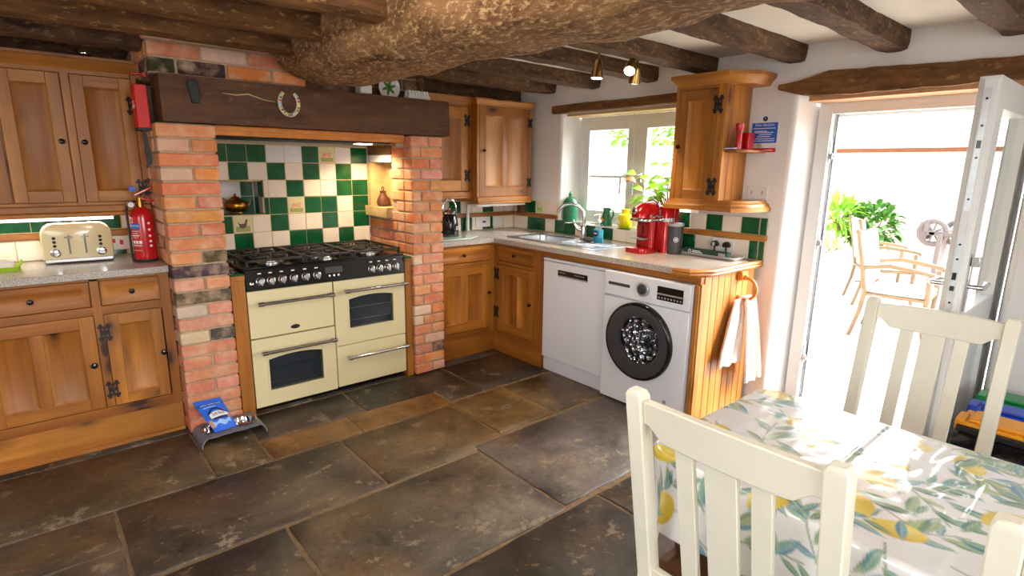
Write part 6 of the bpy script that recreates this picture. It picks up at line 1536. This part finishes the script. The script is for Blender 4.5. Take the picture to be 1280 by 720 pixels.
# garden chairs
def garden_chair(label):
    r=thing('garden_chair',label,'garden chair',(0,0,0),'metal garden chairs on the patio')
    gm=M['gwood']
    for s in (-1,1):
        x=s*.27
        mb=MB(gm); mb.tube([(x,-.30,0),(x,-.24,.25),(x,-.22,.43),(x,-.27,.70),(x,-.33,.97)],[.018,.02,.022,.022,.018],10); mb.sphere((x,-.333,.985),.026,10,8); build('back_leg',mb,r)
        mb=MB(gm); mb.tube([(x,.29,0),(x,.25,.20),(x,.26,.43),(x,.25,.63)],[.018,.020,.022,.02],10); build('front_leg',mb,r)
        mb=MB(gm); mb.tube([(x,-.265,.66),(x,-.05,.70),(x,.15,.675),(x,.28,.655),(x,.30,.63)],.02,10); build('arm',mb,r)
    mb=MB(gm); mb.box(-.28,.28,-.24,.27,.405,.43); mb.tube([(-.25,.2,.2),(0,0,.24),(.25,-.2,.2)],.012,8); mb.tube([(.25,.2,.2),(0,0,.24),(-.25,-.2,.2)],.012,8); build('seat_frame',mb,r,bevel=.006)
    mb=MB(M['gcush']); mb.box(-.255,.255,-.22,.27,.43,.475); build('seat_cushion',mb,r,bevel=.018)
    mb=MB(M['gcush']); mb.hexa([(-.25,-.245,.50),(.25,-.245,.50),(.25,-.20,.50),(-.25,-.20,.50),(-.25,-.335,.99),(.25,-.335,.99),(.25,-.28,.99),(-.25,-.28,.99)]); build('back_cushion',mb,r,bevel=.018)
    return r
g1=garden_chair('metal garden chair with cream cushions nearest the garden door')
g2=copytree(g1,(4.75,-1.40,-.03),PI+.5); g2['label']='metal garden chair farther out, its back just left of the wagon wheels'
g1.location=(3.3,-1.97,-.03); g1.rotation_euler=(0,0,PI+.10)
gt=thing('garden_table','round pale garden table with curved metal legs beside the garden chairs','garden table',(4.0,-2.75,-.03))
mb=MB(M['gcush']); mb.lathe([(.03,.70),(.52,.70),(.54,.715),(.52,.73),(.03,.73)],(4.0,-2.75,-.03),'z',40); build('table_top',mb,gt)
for k in range(4):
    a=k*PI/2+.6; ca,sa=math.cos(a),math.sin(a); mb=MB(M['gwood']); mb.tube([(4+ca*.42,-2.75+sa*.42,-.03),(4+ca*.28,-2.75+sa*.28,.12),(4+ca*.16,-2.75+sa*.16,.35),(4+ca*.26,-2.75+sa*.26,.55),(4+ca*.34,-2.75+sa*.34,.67)],.02,8); build('leg',mb,gt)
# cart with two wheels
ct=thing('garden_cart','grey wooden hand cart with spoked wheels standing by the far wall','cart',(7.0,-1.4,-.03))
for y,x in ((-1.345,7.0),(-1.60,7.25)):
    c=(x,y,.66)
    mb=MB(M['wheel']); mb.torus(c,.165,.035,'x',28,8); mb.lathe([(.035,-.05),(.04,0),(.035,.05)],c,'x',14)
    for k in range(8): a=k*PI/4+.2; mb.tube([c,(c[0],c[1]+.16*math.cos(a),c[2]+.16*math.sin(a))],.012,6)
    build('wheel',mb,ct)
mb=MB(M['wheel']); mb.box(6.9,7.35,-1.48,-1.42,-.03,.66); mb.box(6.95,7.3,-1.66,-1.28,.62,.68); mb.box(6.95,7.02,-1.30,-1.24,.66,.84); mb.box(6.98,7.3,-1.28,-1.18,.55,.80); build('frame',mb,ct,bevel=.01)
# ================================================================== LIGHT
w=bpy.data.worlds.new('World'); SC.world=w; w.use_nodes=True; nt=w.node_tree; nt.nodes.clear()
o_=nt.nodes.new('ShaderNodeOutputWorld'); b_=nt.nodes.new('ShaderNodeBackground'); s_=nt.nodes.new('ShaderNodeTexSky')
s_.sky_type='NISHITA'; s_.sun_disc=False; s_.sun_elevation=math.radians(40); s_.sun_rotation=math.radians(130); s_.altitude=100; s_.air_density=1.0; s_.dust_density=4.0; s_.ozone_density=1.0
hs_=nt.nodes.new('ShaderNodeHueSaturation'); hs_.inputs['Saturation'].default_value=.35
nt.links.new(s_.outputs[0],hs_.inputs['Color']); nt.links.new(hs_.outputs[0],b_.inputs[0]); b_.inputs[1].default_value=SKY; nt.links.new(b_.outputs[0],o_.inputs[0])
def light(kind,name,loc,energy,color=(1,1,1),dirv=None,**kw):
    l=bpy.data.lights.new(name,kind); l.energy=energy; l.color=color
    for k,v in kw.items(): setattr(l,k,v)
    o=bpy.data.objects.new(name,l); COL.objects.link(o); o.location=loc
    if dirv is not None: o.rotation_euler=Vector(dirv).to_track_quat('-Z','Y').to_euler()
    return o
light('SUN','sun',(8,-8,9),SUN,(1,.98,.95),(-.50,.62,-.67),angle=math.radians(.6))
# sky light portals at the garden door and kitchen window
def portal(name,loc,dirv,sx,sy):
    o=light('AREA',name,loc,1,(1,1,1),dirv,shape='RECTANGLE',size=sx,size_y=sy); o.data.cycles.is_portal=True
portal('door_portal',(.95,-2.53,.95),(-1,0,0),1.0,1.9); portal('window_portal',(.95,-.74,1.48),(-1,0,0),1.25,.9)
light('AREA','fill_light_front',(-2.3,-5.62,1.42),FILL_F,(1,.97,.95),(0,1,-.05),shape='RECTANGLE',size=1.75,size_y=1.0)  # unseen area light added as fill from behind the viewer
light('AREA','fill_light_left',(-4.42,-2.8,1.42),FILL_L,(1,.97,.95),(1,0.1,-.05),shape='RECTANGLE',size=1.55,size_y=1.0)  # second unseen area light, added as fill from the left
for i,(p,d) in enumerate(LAMPS): light('SPOT','spotlight',p,SPOT,(1,.80,.55),d,spot_size=math.radians(95),spot_blend=.5,shadow_soft_size=.03)
# unseen point lights added under the ceiling as fill, without fittings
for x,y,e in ((-3.0,-4.4,FILL_P),(-1.0,-4.6,FILL_P*.8),(-3.5,-1.9,FILL_P*.2),(-2.3,-2.25,FILL_P*3.2)): light('POINT','fill_point',(x,y,2.02),e,(1,.93,.84),shadow_soft_size=.12)
light('SPOT','hood_lamp',(-1.01,.20,1.63),HOOD,(1,.74,.42),(.12,0,-1),spot_size=math.radians(150),spot_blend=.6,shadow_soft_size=.04)
light('AREA','strip_lamp',(-2.83,.342,1.185),STRIP,(1,.88,.68),(0,.15,-1),shape='RECTANGLE',size=.72,size_y=.02)
# ================================================================== CAMERA
Rm=((0.7617484566331355,-0.6477390287155917,0.01316964295711056),(-0.1276975040566765,-0.17004040495434058,-0.9771282454932202),(0.63516347208788,0.7426442024021636,-0.2122426732863193))
cam=bpy.data.cameras.new('camera'); cam.sensor_width=36; cam.lens=36*694.96/1280; cam.clip_start=.02; co=bpy.data.objects.new('camera',cam); COL.objects.link(co)
mw=Matrix(((Rm[0][0],-Rm[1][0],-Rm[2][0],-2.798),(Rm[0][1],-Rm[1][1],-Rm[2][1],-3.500),(Rm[0][2],-Rm[1][2],-Rm[2][2],1.5),(0,0,0,1)))
co.matrix_world=mw; SC.camera=co
vs_=SC.view_settings; SC.display_settings.display_device='sRGB'; vs_.view_transform='Standard'; vs_.look='None'; vs_.exposure=EXPO; vs_.gamma=1; vs_.use_curve_mapping=False
SC.cycles.use_denoising=True; SC.cycles.max_bounces=8; SC.cycles.diffuse_bounces=5; SC.cycles.glossy_bounces=4; SC.cycles.transparent_max_bounces=12; SC.cycles.sample_clamp_indirect=6; SC.cycles.caustics_reflective=False; SC.cycles.caustics_refractive=False
